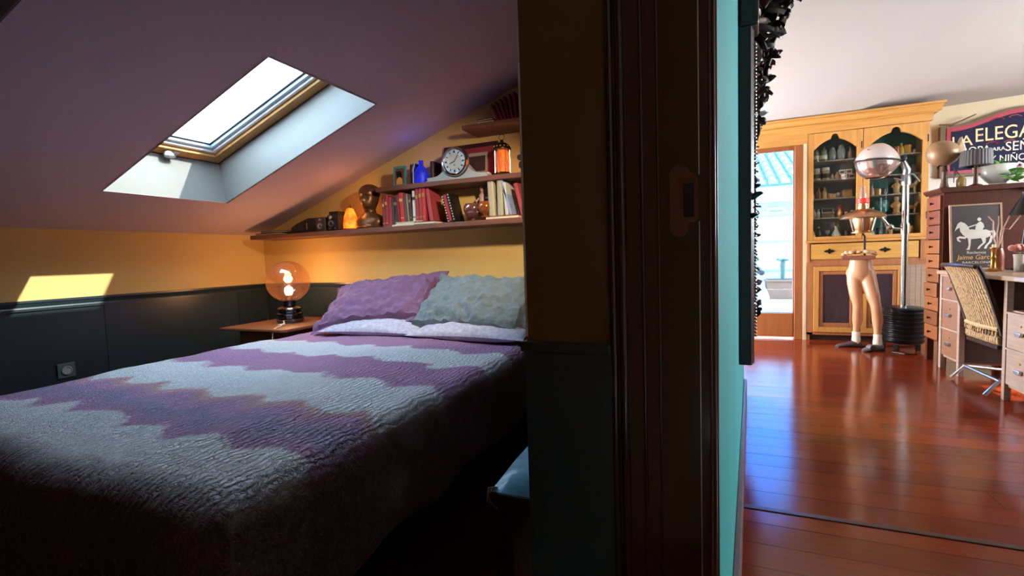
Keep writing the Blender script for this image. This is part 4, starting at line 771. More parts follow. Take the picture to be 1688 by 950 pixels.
def lower_door(x0, x1):
    o = bpy.data.objects.new('panelled_door', None); COL.objects.link(o); o.parent = cb; z0, z1 = .09, .795
    for a in ((x0, x0+.05, z0, z1), (x1-.05, x1, z0, z1), (x0+.05, x1-.05, z0, z0+.055), (x0+.05, x1-.05, z1-.05, z1)): MB().bb(a[0], a[1], -.025, .005, a[2], a[3]).build('frame_bar', cab_wood, o, bevel=.003)
    for a in ((x0+.05, x0+.09, z0+.055, z1-.05), (x1-.09, x1-.05, z0+.055, z1-.05), (x0+.09, x1-.09, z0+.055, z0+.10), (x0+.09, x1-.09, z1-.09, z1-.05)): MB().bb(a[0], a[1], -.014, .005, a[2], a[3]).build('moulding', cab_brown, o, bevel=.006)
    MB().bb(x0+.09, x1-.09, -.006, .004, z0+.10, z1-.09).build('dark_panel', cab_dark, o)
lower_door(.06, .48); lower_door(.485, .845)
for k in range(4): MB().bb(.850+k*.045, .850+k*.045+.043, -.012, .02, .06, .80).build('side_board', oak_pale, cb)

# ------------------------------------------------------------------ things in the cabinet
SH = {'top': 1.912, 'second': 1.713, 'middle': 1.517, 'fourth': 1.312, 'bottom': 1.095}
KN = {}
def small(kind, label, x, y, z, s=1., col='b9bcb8', col2='8a6a4a'):
    body = {'lidjar': jarglass, 'bulbjar': jarglass}.get(kind) or mat('ware_'+col, col, .35, var=.2, scale=30, coat=.2)
    c2 = mat('ware_'+col2, col2, .4, var=.2, scale=30)
    key = (kind, col, col2)
    nm = {'lidjar': 'apothecary_jar', 'bulbjar': 'apothecary_jar', 'labeljar': 'labelled_jar', 'bottle': 'bottle', 'flask': 'flask', 'box': 'small_box', 'cup': 'cup', 'goblet': 'goblet', 'bowl': 'bowl', 'figure': 'figurine', 'rack': 'wire_rack', 'tin': 'tin', 'vase': 'vase', 'horse': 'toy_horse'}[kind]
    cat = {'apothecary_jar': 'jar', 'labelled_jar': 'jar', 'small_box': 'box', 'wire_rack': 'rack', 'toy_horse': 'figurine'}.get(nm, nm)
    parts = []
    if key not in KN:
        if kind == 'lidjar': parts = [('jar', MB().lathe([(.034, 0), (.036, .008), (.036, .085), (.026, .10), (.026, .108)], 14), body), ('lid', MB().lathe([(.029, .108), (.029, .118), (.016, .13), (.007, .134), (.012, .148), (.003, .155)], 14), body), ('label', MB().lathe([(.0365, .025), (.0365, .065)], 14), paper)]
        elif kind == 'bulbjar': parts = [('jar', MB().lathe([(.03, 0), (.034, .006), (.038, .05), (.034, .10), (.024, .12)], 14), body), ('lid', MB().lathe([(.026, .12), (.024, .135), (.012, .148), (.003, .152)], 14), c2)]
        elif kind == 'labeljar': parts = [('jar', MB().lathe([(.034, 0), (.035, .004), (.035, .08), (.028, .088)], 14), body), ('lid', MB().lathe([(.032, .088), (.032, .112), (.028, .116)], 14), c2), ('label', MB().lathe([(.0356, .02), (.0356, .06)], 14), mat('ware_3a2c28', '3a2c28', .5))]
        elif kind == 'bottle': parts = [('bottle', MB().lathe([(.022, 0), (.024, .004), (.024, .06), (.018, .075), (.009, .085), (.009, .105)], 12), body), ('stopper', MB().lathe([(.011, .105), (.011, .116), (.006, .122)], 10), c2)]
        elif kind == 'flask': parts = [('flask', MB().lathe([(.036, 0), (.04, .006), (.036, .035), (.016, .075), (.011, .085), (.011, .11)], 14), body), ('rim', MB().lathe([(.014, .108), (.014, .115)], 12), c2), ('label', MB().lathe([(.0405, .008), (.037, .035)], 14), paper)]
        elif kind == 'box': parts = [('box', MB().bb(-.026, .026, -.02, .02, 0, .046), body), ('front_label', MB().bb(-.018, .018, -.022, -.02, .010, .034), c2)]
        elif kind == 'cup': parts = [('cup', MB().lathe([(.018, 0), (.022, .006), (.026, .05), (.023, .05), (.019, .01)], 12), body), ('handle', MB().tube([(.025, 0, .04), (.040, 0, .038), (.040, 0, .02), (.023, 0, .012)], .004, 6), body)]
        elif kind == 'goblet': parts = [('goblet', MB().lathe([(.024, 0), (.022, .004), (.004, .012), (.004, .04), (.022, .06), (.026, .09), (.023, .09), (.018, .06)], 12), body)]
        elif kind == 'bowl': parts = [('bowl', MB().lathe([(.05, 0), (.054, .008), (.088, .05), (.10, .11), (.086, .15), (.08, .15), (.092, .11), (.06, .03)], 20), body), ('rim', MB().lathe([(.081, .148), (.086, .156), (.078, .158)], 20), c2)]
        elif kind == 'figure': parts = [('figure', MB().lathe([(.032, 0), (.036, .012), (.026, .02), (.028, .06), (.036, .09), (.02, .115), (.012, .122), (.02, .14), (.018, .158), (.004, .166)], 12, sx=1, sy=.8), body), ('arm', MB().tube([(.03, 0, .10), (.048, -.01, .085), (.04, -.02, .06)], .008, 6), body), ('arm', MB().tube([(-.03, 0, .10), (-.046, -.01, .08), (-.03, -.02, .065)], .008, 6), body)]
        elif kind == 'rack':
            parts = [('tray', MB().bb(-.055, .055, -.03, .03, .004, .05), body), ('handle', MB().tube([(-.05, 0, .05), (-.05, 0, .10), (.05, 0, .10), (.05, 0, .05)], .005, 6), c2), ('rail', MB().bb(-.058, .058, -.034, -.028, .05, .06), c2)]
        elif kind == 'tin': parts = [('tin', MB().lathe([(.028, 0), (.028, .07)], 14), body), ('lid', MB().lathe([(.0295, .062), (.0295, .076), (.027, .078)], 14), c2)]
        elif kind == 'vase': parts = [('vase', MB().lathe([(.02, 0), (.03, .03), (.034, .06), (.018, .09), (.014, .105), (.02, .115), (.016, .115)], 14), body)]
        elif kind == 'horse': parts = [('body', MB().ell((0, 0, .06), (.04, .016, .02), 10, 6), body), ('neck', MB().tube([(.03, 0, .065), (.045, 0, .095), (.06, 0, .098)], [.014, .011, .008], 7), body)]+[('leg', MB().tube([(xx, yy, .055), (xx, yy, 0)], .006, 6), body) for xx in (-.028, .028) for yy in (-.008, .008)]
        KN[key] = []
        first = thing(nm, label, cat, (x, y, z)); first.scale = (s, s, s)
        for pn, mb, mt in parts: KN[key].append((pn, mb.build(pn, mt, first, smooth=True).data))
        return first
    o = thing(nm, label, cat, (x, y, z)); o.scale = (s, s, s)
    for pn, me in KN[key]: link(pn, me, o)
    return o
rr = random.Random(2); GC = 'small wares behind the cabinet glass'
def shelfrow(door, shelf, items):
    z = SH[shelf]; cnt = {}
    for it in items:
        kind, x, s, col, col2, desc = it[:6]; dz = it[6] if len(it) > 6 else 0
        yy = FY+(.10 if len(it) < 8 else it[7])
        o = small(kind, '%s on %s shelf, %s cabinet door' % (desc, shelf, door), x, yy, z+dz, s, col, col2); o['group'] = GC
shelfrow('left', 'top', [('lidjar', 1.055, 1., 'b9bcb8', '8a6a4a', 'leftmost lidded clear jar'), ('lidjar', 1.125, 1., 'b9bcb8', '8a6a4a', 'second lidded clear jar from the left'), ('bulbjar', 1.205, .95, 'b9bcb8', '8f9496', 'rounded clear jar with grey cap, third from the left'), ('bulbjar', 1.285, 1.08, 'b9bcb8', '8f9496', 'tallest rounded clear jar, fourth from the left'), ('bottle', 1.365, 1.15, 'a08478', '6a5a50', 'pinkish bottle, rightmost')])
shelfrow('left', 'second', [('labeljar', 1.06, 1.12, 'c8bda8', 'e0d8c8', 'leftmost white-lidded jar with dark label'), ('labeljar', 1.145, 1.15, 'c2a070', 'd8cbb0', 'tan white-lidded jar, second'), ('vase', 1.205, .55, 'c89a78', '8a6a4a', 'little tan pot, third'), ('vase', 1.25, .7, 'b87a60', '8a6a4a', 'little rust vase, fourth'),
  ('box', 1.305, 1., 'd8d0c0', '6a3a34', 'lower left white box of the stacked four'), ('box', 1.375, 1., 'd6cebe', '54302c', 'lower right white box of the stacked four'), ('box', 1.290, 1., 'd9d2c4', '6e4a3a', 'upper left white box of the stacked four', .048), ('box', 1.350, 1.05, 'e0d8ca', '8a4038', 'upper right white box of the stacked four', .048)])
shelfrow('left', 'middle', [('bottle', 1.03, .7, 'c89060', 'd8b080', 'tiny tan bottle at the left edge'), ('bottle', 1.08, 1.05, '9a5630', '6a3a20', 'reddish brown bottle'), ('bottle', 1.135, 1.05, 'c08a50', '8a5a30', 'tan bottle with brown stopper'), ('cup', 1.185, 1., 'c8885a', 'c8885a', 'tan cup'), ('cup', 1.222, .9, 'd8b08a', 'd8b08a', 'pale peach cup'), ('goblet', 1.265, .62, 'a8a090', 'a8a090', 'small grey goblet'), ('box', 1.335, 1.65, 'a8713c', 'c08a50', 'large tan wooden box')])
shelfrow('left', 'fourth', [('vase', 1.032, .9, 'c8a078', 'c8a078', 'tan vase at the left edge'), ('bottle', 1.082, .85, 'd0c4b4', '8a7a6a', 'white bottle'), ('rack', 1.165, 1., '7a5a40', 'a89878', 'brown tray with a pale handle'), ('vase', 1.275, .85, 'd08a3c', 'a06028', 'amber vase'), ('tin', 1.335, .8, 'a83038', '7a2028', 'red tin'), ('tin', 1.395, .9, 'b88a5a', '8a6038', 'tan tin right of the red one')])
shelfrow('left', 'bottom', [('bottle', 1.085, 1.05, '4a3a34', 'd8c8b0', 'slim dark bottle with pale stopper'), ('goblet', 1.165, .95, 'b0aaa4', 'b0aaa4', 'clear grey goblet'), ('flask', 1.245, 1.1, 'cfc8bc', 'a89c90', 'white labelled flask'), ('tin', 1.34, .9, '5a4a44', '3a302c', 'dark tin'), ('cup', 1.40, 1., '7a6a60', '7a6a60', 'grey-brown cup')])
shelfrow('right', 'top', [('bottle', 1.55, .8, 'a88a60', '6a5030', 'dull tan bottle behind the hood'), ('tin', 1.755, 1.1, 'b06a3a', '8a4a28', 'copper tin'), ('bottle', 1.80, .95, 'd8a038', 'b07828', 'yellow bottle'), ('tin', 1.85, 1.15, 'd89a30', 'c08020', 'golden tin'), ('cup', 1.905, .8, 'c8a878', 'c8a878', 'small cream cup')])
shelfrow('right', 'second', [('tin', 1.56, .9, '7a6048', '5a4434', 'brown tin'), ('vase', 1.835, .7, 'c8b8a8', 'c8b8a8', 'small pale vase'), ('vase', 1.90, .8, '6a5a50', '6a5a50', 'dark vase')])
shelfrow('right', 'middle', [('bottle', 1.555, .95, 'c89a8a', 'a83038', 'pink bottle with red stopper'), ('tin', 1.61, .85, 'd8a848', 'b8842c', 'yellow tin'), ('tin', 1.655, .9, '54403a', '3a2c28', 'dark brown tin'), ('figure', 1.765, .95, 'c8925a', 'c8925a', 'carved wooden figure'), ('horse', 1.875, 1.25, 'd8b080', 'd8b080', 'cream toy horse')])
shelfrow('right', 'fourth', [('bowl', 1.62, .95, '2f6a68', '3f7a74', 'large teal bowl', 0, .14), ('goblet', 1.545, .9, '8fa8a0', '8fa8a0', 'pale green goblet', 0, .06), ('figure', 1.765, 1.1, 'c88a50', 'c88a50', 'tall wooden figure'), ('horse', 1.885, 1.1, 'c08a5c', 'c08a5c', 'brown toy animal')])
shelfrow('right', 'bottom', [('flask', 1.55, .9, 'b8a890', 'a08c74', 'tan flask'), ('tin', 1.63, 1.1, '2c3440', '1c2228', 'dark blue tin'), ('tin', 1.71, 1., 'b88a60', '96683c', 'tan tin'), ('bowl', 1.85, .62, 'b8742c', 'c88a3c', 'orange brown bowl')])

# ------------------------------------------------------------------ mannequin legs carrying a dish lamp
mn = thing('mannequin_legs', 'flesh coloured mannequin legs in white socks topped by a shell tray', 'mannequin', (1.355, 5.6, 0))
bodyM = MB()
def limb(pts):
    P_ = [Vector(p[:3]) for p in pts]; rr_ = [p[3] for p in pts]; q_ = []; r_ = []
    for i in range(len(P_)-1):
        for k in range(4):
            t = k/4; f0 = P_[max(i-1, 0)]; f1 = P_[i]; f2 = P_[i+1]; f3 = P_[min(i+2, len(P_)-1)]
            q_.append(.5*((2*f1)+(f2-f0)*t+(2*f0-5*f1+4*f2-f3)*t*t+(3*f1-f0-3*f2+f3)*t**3)); tt = t*t*(3-2*t); r_.append(rr_[i]*(1-tt)+rr_[i+1]*tt)
    q_.append(P_[-1]); r_.append(rr_[-1]); bodyM.tube(q_, r_, 16)
bodyM.lathe([(.088, .88), (.090, .85), (.097, .80), (.106, .75), (.108, .71), (.09, .665), (.04, .645)], 24, sx=1.02, sy=.86)
limb([(-.046, .0, .74, .070), (-.050, -.012, .66, .066), (-.046, -.030, .55, .057), (-.030, -.040, .43, .043), (-.026, -.022, .36, .042), (-.020, .0, .29, .045), (-.024, .018, .18, .029), (-.025, .025, .09, .027)])
limb([(.046, -.012, .74, .072), (.056, -.04, .66, .068), (.072, -.085, .55, .059), (.092, -.122, .43, .044), (.102, -.120, .36, .043), (.112, -.108, .29, .046), (.110, -.118, .18, .030), (.110, -.125, .09, .028)])
bodyM.ell((.05, .052, .735), (.062, .05, .065)); bodyM.ell((-.05, .055, .735), (.062, .05, .065))
lg = bodyM.build('legs', skin_m, mn); rm_ = lg.modifiers.new('fuse', 'REMESH'); rm_.mode = 'VOXEL'; rm_.voxel_size = .0065; rm_.use_smooth_shade = True
sm_ = lg.modifiers.new('soften', 'SMOOTH'); sm_.factor = .5; sm_.iterations = 10
sock = mat('cream_sock', 'd8c4b0', .8, var=.08, bump=.2, scale=40)
for x, y in ((-.025, .022), (.111, -.124)): MB().lathe([(.036, .04), (.038, .075), (.034, .12), (.035, .15), (.032, .155)], 16, c=(x, y, 0)).build('sock', sock, mn, smooth=True)
def shoe(x, y, rz, mt, nm, hl=0., L_=.20):
    vs = []; fs = []; n = 14; secs = [(-.055, .024, .050), (-.035, .034, .066), (0, .037, .072), (.04, .036, .056), (.085, .038, .042), (.125, .036, .032), (.155, .026, .022), (.17, .010, .012)]
    for d, w_, h in secs:
        b = hl*max(0, 1-(d+.055)/.12)
        for i in range(n): a = 2*PI*i/n; vs.append((d, w_*math.cos(a), b+max(0, h*.5+h*.55*math.sin(a))))
    for j in range(len(secs)-1):
        for i in range(n): k = (i+1) % n; fs.append((j*n+i, j*n+k, (j+1)*n+k, (j+1)*n+i))
    fs += [tuple(range(n)), tuple((len(secs)-1)*n+i for i in range(n))]
    o = MB().add(vs, fs, rotm(0, 0, rz, (x, y, 0))).build(nm, mt, mn, smooth=True)
    MB().prism([(-.058, -.03), (.0, -.034), (.09, -.038), (.15, -.03), (.172, 0), (.15, .03), (.09, .038), (0, .034), (-.058, .03)], 0, .008, 'z', rotm(0, 0, rz, (x, y, .001))).build('sole', black_m, o); return o
shoe(-.035, .02, math.radians(186), mat('dark_plum_slipper', '4a3038', .5), 'slipper')
shoe(.11, -.13, math.radians(214), mat('grey_shoe_leather', '5a504e', .4, var=.2), 'shoe'); MB().lathe([(.030, 0), (.033, .02), (.033, .05), (.028, .055)], 14, M=rotm(PI/2, 0, .5, (.03, -.165, .034))).build('shoe_heel', mat('grey_shoe_leather', '5a504e', .4), mn, smooth=True)
MB().prism([(-.175, -.06), (.09, -.11), (.10, .05), (-.10, .09)], .868, .905, 'z').build('tray', mat('rosy_brown_tray', '8e5440', .5, var=.15), mn, bevel=.006)
rs = random.Random(9); shm = mat('peach_shell', 'd8a882', .4, var=.2, scale=25)
for k in range(13):
    t = k/12; MB().ell((0, 0, 0), (.032, .022, .018), 10, 6, rotm(rs.uniform(-.6, .6), rs.uniform(-.6, .6), rs.uniform(0, 3), (-.135+.25*t, -.045+rs.uniform(-.03, .06), .922+.018*math.sin(PI*t)+rs.uniform(0, .012)))).build('shell', shm, mn, smooth=True)
dlp = thing('dish_lamp', 'copper dish lamp on a thin rod above the mannequin legs', 'lamp', (1.365, 5.6, .93)); cop = mat('copper_brass', 'c49a70', .33, 1., var=.15, scale=10)
MB().tube([(.02, 0, -.025), (.02, 0, .16), (.0, 0, .19)], .009, 8).build('rod', iron, dlp, smooth=True)
MB().lathe([(.182, .335), (.186, .342), (.165, .372), (.12, .40), (.06, .42), (.045, .425), (.045, .418), (.115, .393), (.16, .365), (.178, .337)], 36).build('dish', cop, dlp, smooth=True)
MB().lathe([(.072, .205), (.076, .21), (.11, .36), (.10, .385), (.095, .36), (.068, .212)], 28).build('inner_cone', cop, dlp, smooth=True); MB().lathe([(.09, .195), (.092, .205), (.07, .215), (.06, .20)], 24).build('lower_collar', cop, dlp, smooth=True)
for k in range(6): a = k*PI/3+.3; MB().tube([(.085*math.cos(a), .085*math.sin(a), .215), (.125*math.cos(a), .125*math.sin(a), .37)], .008, 6).build('rib', chrome, dlp, smooth=True)
MB().lathe([(.044, .42), (.044, .455), (.038, .46), (.038, .49)], 18).build('neck', cop, dlp, smooth=True); MB().lathe([(.048, .478), (.052, .482), (.052, .524), (.046, .528)], 18).build('red_band', mat('glowing_red_plastic', 'e03028', .4, emit=('e03028', .25)), dlp, smooth=True); MB().lathe([(.03, .524), (.032, .57), (.022, .60), (.018, .64), (.012, .645)], 16).build('bottle_top', glass('pinkish_clear_glass', 'e8d0c4', .4, .05, .25, 'c8a898'), dlp, smooth=True)  # the red band carries a faint added glow

# ------------------------------------------------------------------ salon hood dryer
hd = thing('hood_hair_dryer', 'salon hood hair dryer on a chrome pole with black ribbed base', 'hair dryer', (1.715, 5.66, 0))
drm = mat('black_enamel', '14161c', .3, var=.1)
prof = [(.13, .055), (.155, .06)]
for k in range(7): z = .075+k*.043; prof += [(.166, z), (.170, z+.006), (.170, z+.020), (.160, z+.026), (.160, z+.038)]
prof += [(.162, .385), (.15, .40), (.10, .408), (.03, .41)]
MB().lathe(prof, 36).build('ribbed_base', drm, hd, smooth=True)
for k in range(5): a = 2*PI*k/5+.3; cs = MB().tube([(.10*math.cos(a), .10*math.sin(a), .06), (.135*math.cos(a), .135*math.sin(a), .045)], .012, 7).build('caster_fork', steel, hd); MB().lathe([(.022, -.01), (.024, -.006), (.024, .006), (.022, .01)], 14, M=rotm(0, PI/2, a, (.14*math.cos(a), .14*math.sin(a), .025))).build('caster_wheel', black_m, cs, smooth=True)
MB().tube([(0, 0, .40), (0, 0, 1.66)], .028, 16).build('pole', chrome, hd, smooth=True); MB().lathe([(.036, 1.10), (.036, 1.20)], 16).build('pole_collar', chrome, hd, smooth=True); MB().lathe([(.036, 1.56), (.04, 1.58), (.036, 1.66), (.02, 1.68)], 16).build('pole_head', steel, hd, smooth=True)
MB().tube([(0, 0, 1.64), (.0, -.02, 1.70), (-.035, -.02, 1.79)], [.03, .034, .024], 10).build('bracket', steel, hd, smooth=True)
MB().tube([(.0, -.03, 1.66), (.05, -.03, 1.65), (.085, -.02, 1.60), (.10, -.01, 1.585)], .008, 7).tube([(-.03, -.03, 1.60), (-.10, -.03, 1.63)], .008, 6).build('adjusting_lever', steel, hd, smooth=True)
MB().lathe([(.03, 0), (.032, .01), (.028, .03), (.014, .034)], 16, M=rotm(PI/2, 0, 0, (-.045, -.05, 1.805))).build('black_knob', black_m, hd, smooth=True)
def hood(z0, z1, sc, name, mt, n=32):
    # egg shell: longer to the left, pointed towards the pole
    rows_ = 12; vs = []; fs = []; c0 = Vector((-.225, -.02, 1.795))
    for j in range(rows_+1):
        ph = z0+(z1-z0)*j/rows_
        for i in range(n):
            a = 2*PI*i/n; r = math.cos(ph); x = r*math.cos(a)*.185; y = r*math.sin(a)*.165; z = math.sin(ph)*.178
            if x > 0: z *= 1-.9*(x/.185)**2*.6; y *= 1-.35*(x/.185)**2
            vs.append(c0+Matrix.Rotation(.08, 3, 'Y') @ (Vector((x, y, z))*sc))
    for j in range(rows_):
        for i in range(n): k = (i+1) % n; fs.append((j*n+i, j*n+k, (j+1)*n+k, (j+1)*n+i))
    if z1 > 1.5: fs.append(tuple(rows_*n+i for i in range(n)))
    o = MB().add(vs, fs).build(name, mt, hd, smooth=True); s_ = o.modifiers.new('thick', 'SOLIDIFY'); s_.thickness = .006; s_.offset = -1; return o
pinkchrome = mat('pearl_white_metal', 'd8c6c0', .22, .35, var=.04, coat=.4)
hood(.05, 1.55, 1.0, 'hood', pinkchrome); hood(-1.05, .03, .985, 'visor', mat('silver_pink_metal', 'b89c94', .18, .8, var=.04), 32)
rim = []
for i in range(33): a = 2*PI*i/32; x = math.cos(a)*.187; y = math.sin(a)*.167; y *= 1-.35*(x/.187)**2 if x > 0 else 1; v = Matrix.Rotation(.08, 3, 'Y') @ Vector((x, y, .010)); rim.append(v+Vector((-.225, -.02, 1.795)))
MB().tube(rim, .006, 8).build('rim_band', mat('dark_band', '3a3432', .4), hd, smooth=True)
for z in (1.80, 1.775): MB().ell((0, 0, 0), (.016, .006, .018), 12, 8, rotm(0, 0, -.9, (-.335, -.128, z-.03))).build('control_dial', steel, hd, smooth=True)
MB().box((0, 0, 0), (.05, .004, .05), rotm(.5, .3, -.5, (-.31, -.11, 1.885))).build('name_plate', mat('copper_plate', '7a4a34', .3, .6), hd)
MB().tube([(0, 0, 1.15), (-.06, 0, 1.15), (-.11, 0, 1.165)], .014, 8).build('lamp_arm', steel, hd, smooth=True); MB().ell((-.115, 0, 1.17), (.032, .026, .032)).build('knuckle', chrome, hd, smooth=True)
MB().tube([(-.12, 0, 1.18), (-.17, 0, 1.25), (-.22, -.01, 1.31), (-.29, -.02, 1.355), (-.33, -.02, 1.36)], .010, 8).tube([(-.13, .02, 1.20), (-.19, .02, 1.29), (-.26, .01, 1.35)], .006, 7).build('curved_arm', chrome, hd, smooth=True)
fc = tag(MB().tube([(1.60, 5.50, .006), (1.55, 5.38, .006), (1.62, 5.30, .006), (1.72, 5.32, .006)], .005, 6).build('floor_cable', black_m, smooth=True), 'black cable lying on the planks before the dryer base', 'cable')

# ------------------------------------------------------------------ sign on the end wall
sg = thing('shop_sign', 'navy arched shop sign with cream lettering and red border', 'sign', (2.15, YE-.07, 0)); navy = mat('navy_enamel', '1a1836', .7, spec=.25, var=.15, scale=6); red = mat('red_enamel', 'a8283a', .4, var=.12); tanf = mat('brown_sign_frame', '6a5236', .5, var=.2, scale=8)
def sgtop(t):   # t along the sign 0..1.3 m: shoulder, then arch
    return 2.17+.005*t+.115*0.5*(1-math.cos(PI*min(1, max(0, (t-.10)/.52)))) if t < .65 else 2.17+.003+.115*0.5*(1-math.cos(PI*min(1, max(0, (1.30-t-.10)/.55))))
def outline(off_, x0, x1, zb): return [(x0, zb)]+[(x0+(x1-x0)*i/40, sgtop(x0+(x1-x0)*i/40)-off_) for i in range(41)]+[(x1, zb)]
SB = 1.66
MB().prism(outline(0, 0, 1.30, SB), -.035, .015).build('frame', tanf, sg, bevel=.004); MB().prism(outline(.022, .05, 1.25, SB+.03), -.042, -.03).build('red_border', red, sg); MB().prism(outline(.062, .085, 1.215, SB+.06), -.046, -.04).build('navy_field', navy, sg)
MB().tube([(-.015, -.06, 2.185), (.08, -.06, 2.175), (.16, -.055, 2.205), (.27, -.05, 2.255)], [.008, .012, .010, .006], 7).build('branch', tanf, sg, smooth=True)
fac = rotm(PI/2, 0, 0, (0, 0, 0)); yl = -.0475
cream_ink = mat('cream_lettering', 'f0cf96', .5, var=.05); white_ink = mat('white_lettering', 'e8e0cc', .5, var=.05)
tx = lambda s_, size, x, z, mt, sx=1., rot=0.: text_mesh(s_, size, mt, 'lettering', sg, Matrix.Translation((x, yl, z)) @ Matrix.Rotation(-rot, 4, 'Y') @ fac, .0015, 'LEFT', sx)
tx('LA', .145, .085, 1.955, cream_ink, 1.0, .03); tx('ELEGANCIA', .185, .262, 1.985, cream_ink, .80, .02)
tx('ROPA', .10, .165, 1.872, white_ink, .85, .01); tx('PARA', .05, .375, 1.882, white_ink, 1.0, .01); tx('SEÑORA', .125, .495, 1.872, white_ink, .85, 0); tx('Y NIÑOS', .09, .385, 1.775, white_ink, .85, 0)
for x, z, f_ in ((.40, 1.965, 1), (.53, 1.965, -1), (.44, 2.19, 1), (.56, 2.20, -1)): MB().tube([(x-.05*f_, yl, z-.012), (x-.02*f_, yl, z+.008), (x+.02*f_, yl, z+.006), (x+.045*f_, yl, z-.008), (x+.03*f_, yl, z-.014)], .004, 5).build('scroll', red, sg)
for x in (.315, .448): MB().ell((x, yl, 2.048), (.010, .003, .010), 8, 6).build('pink_dot', mat('pink_dot', 'e88a90', .5), sg)

# ------------------------------------------------------------------ narrow drawer tower
TX0, TX1, TY0, TY1 = 1.715, 2.22, 4.88, 5.17
tw = thing('drawer_tower', 'tall narrow walnut chest of many small drawers behind the desk', 'chest', (TX0, TY0, 0)); tW, tD = TX1-TX0, TY1-TY0
MB().bb(.012, tW, 0, .015, .19, 1.40).bb(.012, tW, tD-.015, tD, .19, 1.40).bb(tW-.015, tW, .015, tD-.015, .19, 1.40).bb(.012, tW-.015, .015, tD-.015, .19, .205).bb(.012, tW-.015, .015, tD-.015, 1.385, 1.40).build('carcass', walnut, tw)
MB().prism([(-.02, 1.425), (-.02, 1.44), (tW+.02, 1.44), (tW+.02, 1.425), (tW, 1.40), (0, 1.40)], -.02, tD+.02).build('top', walnut, tw, bevel=.003)
for x in (.03, tW-.03):
    for y in (.025, tD-.025): MB().box((x, y, .095), (.045, .045, .19)).build('leg', walnut, tw)
rd = random.Random(4)
for k in range(10):
    z0 = .205+k*.1185; out = rd.choice([0, 0, .004, .010, .018]) if k < 4 else rd.choice([0, 0, .003])
    d_ = MB().bb(-.006-out, .25, .018, tD-.018, z0, z0+.112).build('drawer', orange_dr if k < 7 else mat('brown_drawer_wood', '7e4228', .4, var=.25, scale=6, stretch=(1, 1, 6), rnd=.2), tw, bevel=.003)
    MB().lathe([(.005, 0), (.005, .01), (.011, .014), (.010, .022), (.003, .024)], 12, M=rotm(0, -PI/2, 0, (-.006-out, tD/2, z0+.056))).build('knob', iron, d_, smooth=True)

# things on the tower
TZ = 1.441
hn = thing('bell_shade_lamp', 'bronze shell shaped shade on a turned stand atop the drawer tower', 'lamp', (1.79, 5.06, TZ)); bz_ = mat('mottled_bronze_shell', '94704e', .4, .2, var=.3, scale=9)
MB().lathe([(.045, 0), (.048, .008), (.03, .02), (.022, .06), (.018, .14), (.024, .15), (.018, .16), (.016, .21)], 16).build('stand', mat('turned_brown_wood', '5a3a24', .4), hn, smooth=True)
MB().lathe([(.015, -.115), (.07, -.10), (.105, -.05), (.112, 0), (.10, .045), (.06, .075), (.02, .088), (.004, .09)], 26, M=rotm(.15, .32, 0, (-.01, 0, .31))).build('shell_shade', bz_, hn, smooth=True)
MB().prism([(.06, .30), (.10, .42), (.125, .32), (.13, .25)], -.03, .03).build('pointed_lip', mat('cream_shell', 'd8b898', .4), hn, bevel=.008); MB().tube([(-.02, 0, .20), (-.045, -.02, .195), (-.055, -.03, .175)], .008, 6).build('switch_lever', iron, hn)
sl_ = thing('pleated_lamp', 'small lamp with a dark pleated drum shade on the tower', 'lamp', (1.94, 4.935, TZ)); MB().lathe([(.045, 0), (.04, .01), (.014, .02), (.012, .08), (.014, .12), (.010, .17)], 14).build('stem', walnut, sl_, smooth=True)
pv = []; n = 60
for z, r in ((.155, .078), (.16, .096), (.225, .094), (.275, .092), (.28, .088)):
    for i in range(n): a = 2*PI*i/n; k = r*(1+.03*(i % 2)); pv.append((k*math.cos(a), k*math.sin(a), z))
MB().add(pv, [(j*n+i, j*n+(i+1) % n, (j+1)*n+(i+1) % n, (j+1)*n+i) for j in range(4) for i in range(n)]+[tuple(4*n+i for i in range(n))]).build('pleated_shade', mat('charcoal_pleated_silk', '4a4244', .6, var=.15), sl_)
tu = thing('tureen', 'white porcelain tureen with handles holding green sprigs', 'tureen', (2.125, 5.06, TZ))
MB().lathe([(.06, 0), (.062, .01), (.05, .022), (.075, .045), (.105, .085), (.112, .12), (.104, .145), (.116, .165), (.108, .168), (.095, .145), (.10, .12), (.07, .06)], 28, sx=1.0, sy=.8).build('bowl', white_cer, tu, smooth=True)
for s_ in (-1, 1): MB().tube([(.105*s_, 0, .10), (.145*s_, 0, .12), (.15*s_, 0, .16), (.125*s_, 0, .175), (.108*s_, 0, .155)], .009, 8).build('handle', white_cer, tu, smooth=True)
MB().ell((-.02, 0, .14), (.08, .06, .02)).build('moss', mat('moss', '4a5a30', .8), tu, smooth=True)
rs = random.Random(21)
def leafmesh(s):
    vs = []; fs = []
    for i in range(6):
        t = i/5; w_ = .30*math.sin(PI*t**.75)+.01; z = .25*t*t
        vs += [(-w_*s, t*s, -z*s+.06*s), (0, t*s, -z*s), (w_*s, t*s, -z*s+.06*s)]
    for i in range(5):
        for k in (0, 1): fs.append((3*i+k, 3*i+k+1, 3*i+4+k, 3*i+3+k))
    m_ = MB().add(vs, fs).build('leaf', green_leaf, None, smooth=True); d = m_.data; bpy.data.objects.remove(m_); return d
LM = leafmesh(1.0)
def leaves(parent, n, c, rad, s0, s1, up=.5):
    for k in range(n):
        o = bpy.data.objects.new('leaf', LM); COL.objects.link(o); o.parent = parent; s_ = rs.uniform(s0, s1); o.scale = (s_, s_, s_); a = rs.uniform(0, 2*PI)
        o.location = (c[0]+rad[0]*rs.uniform(-1, 1), c[1]+rad[1]*rs.uniform(-1, 1), c[2]+rad[2]*rs.uniform(-1, 1)); o.rotation_euler = (rs.uniform(-.2, up+.5), rs.uniform(-.4, .4), a)
leaves(tu, 42, (-.01, 0, .165), (.085, .05, .022), .03, .055)
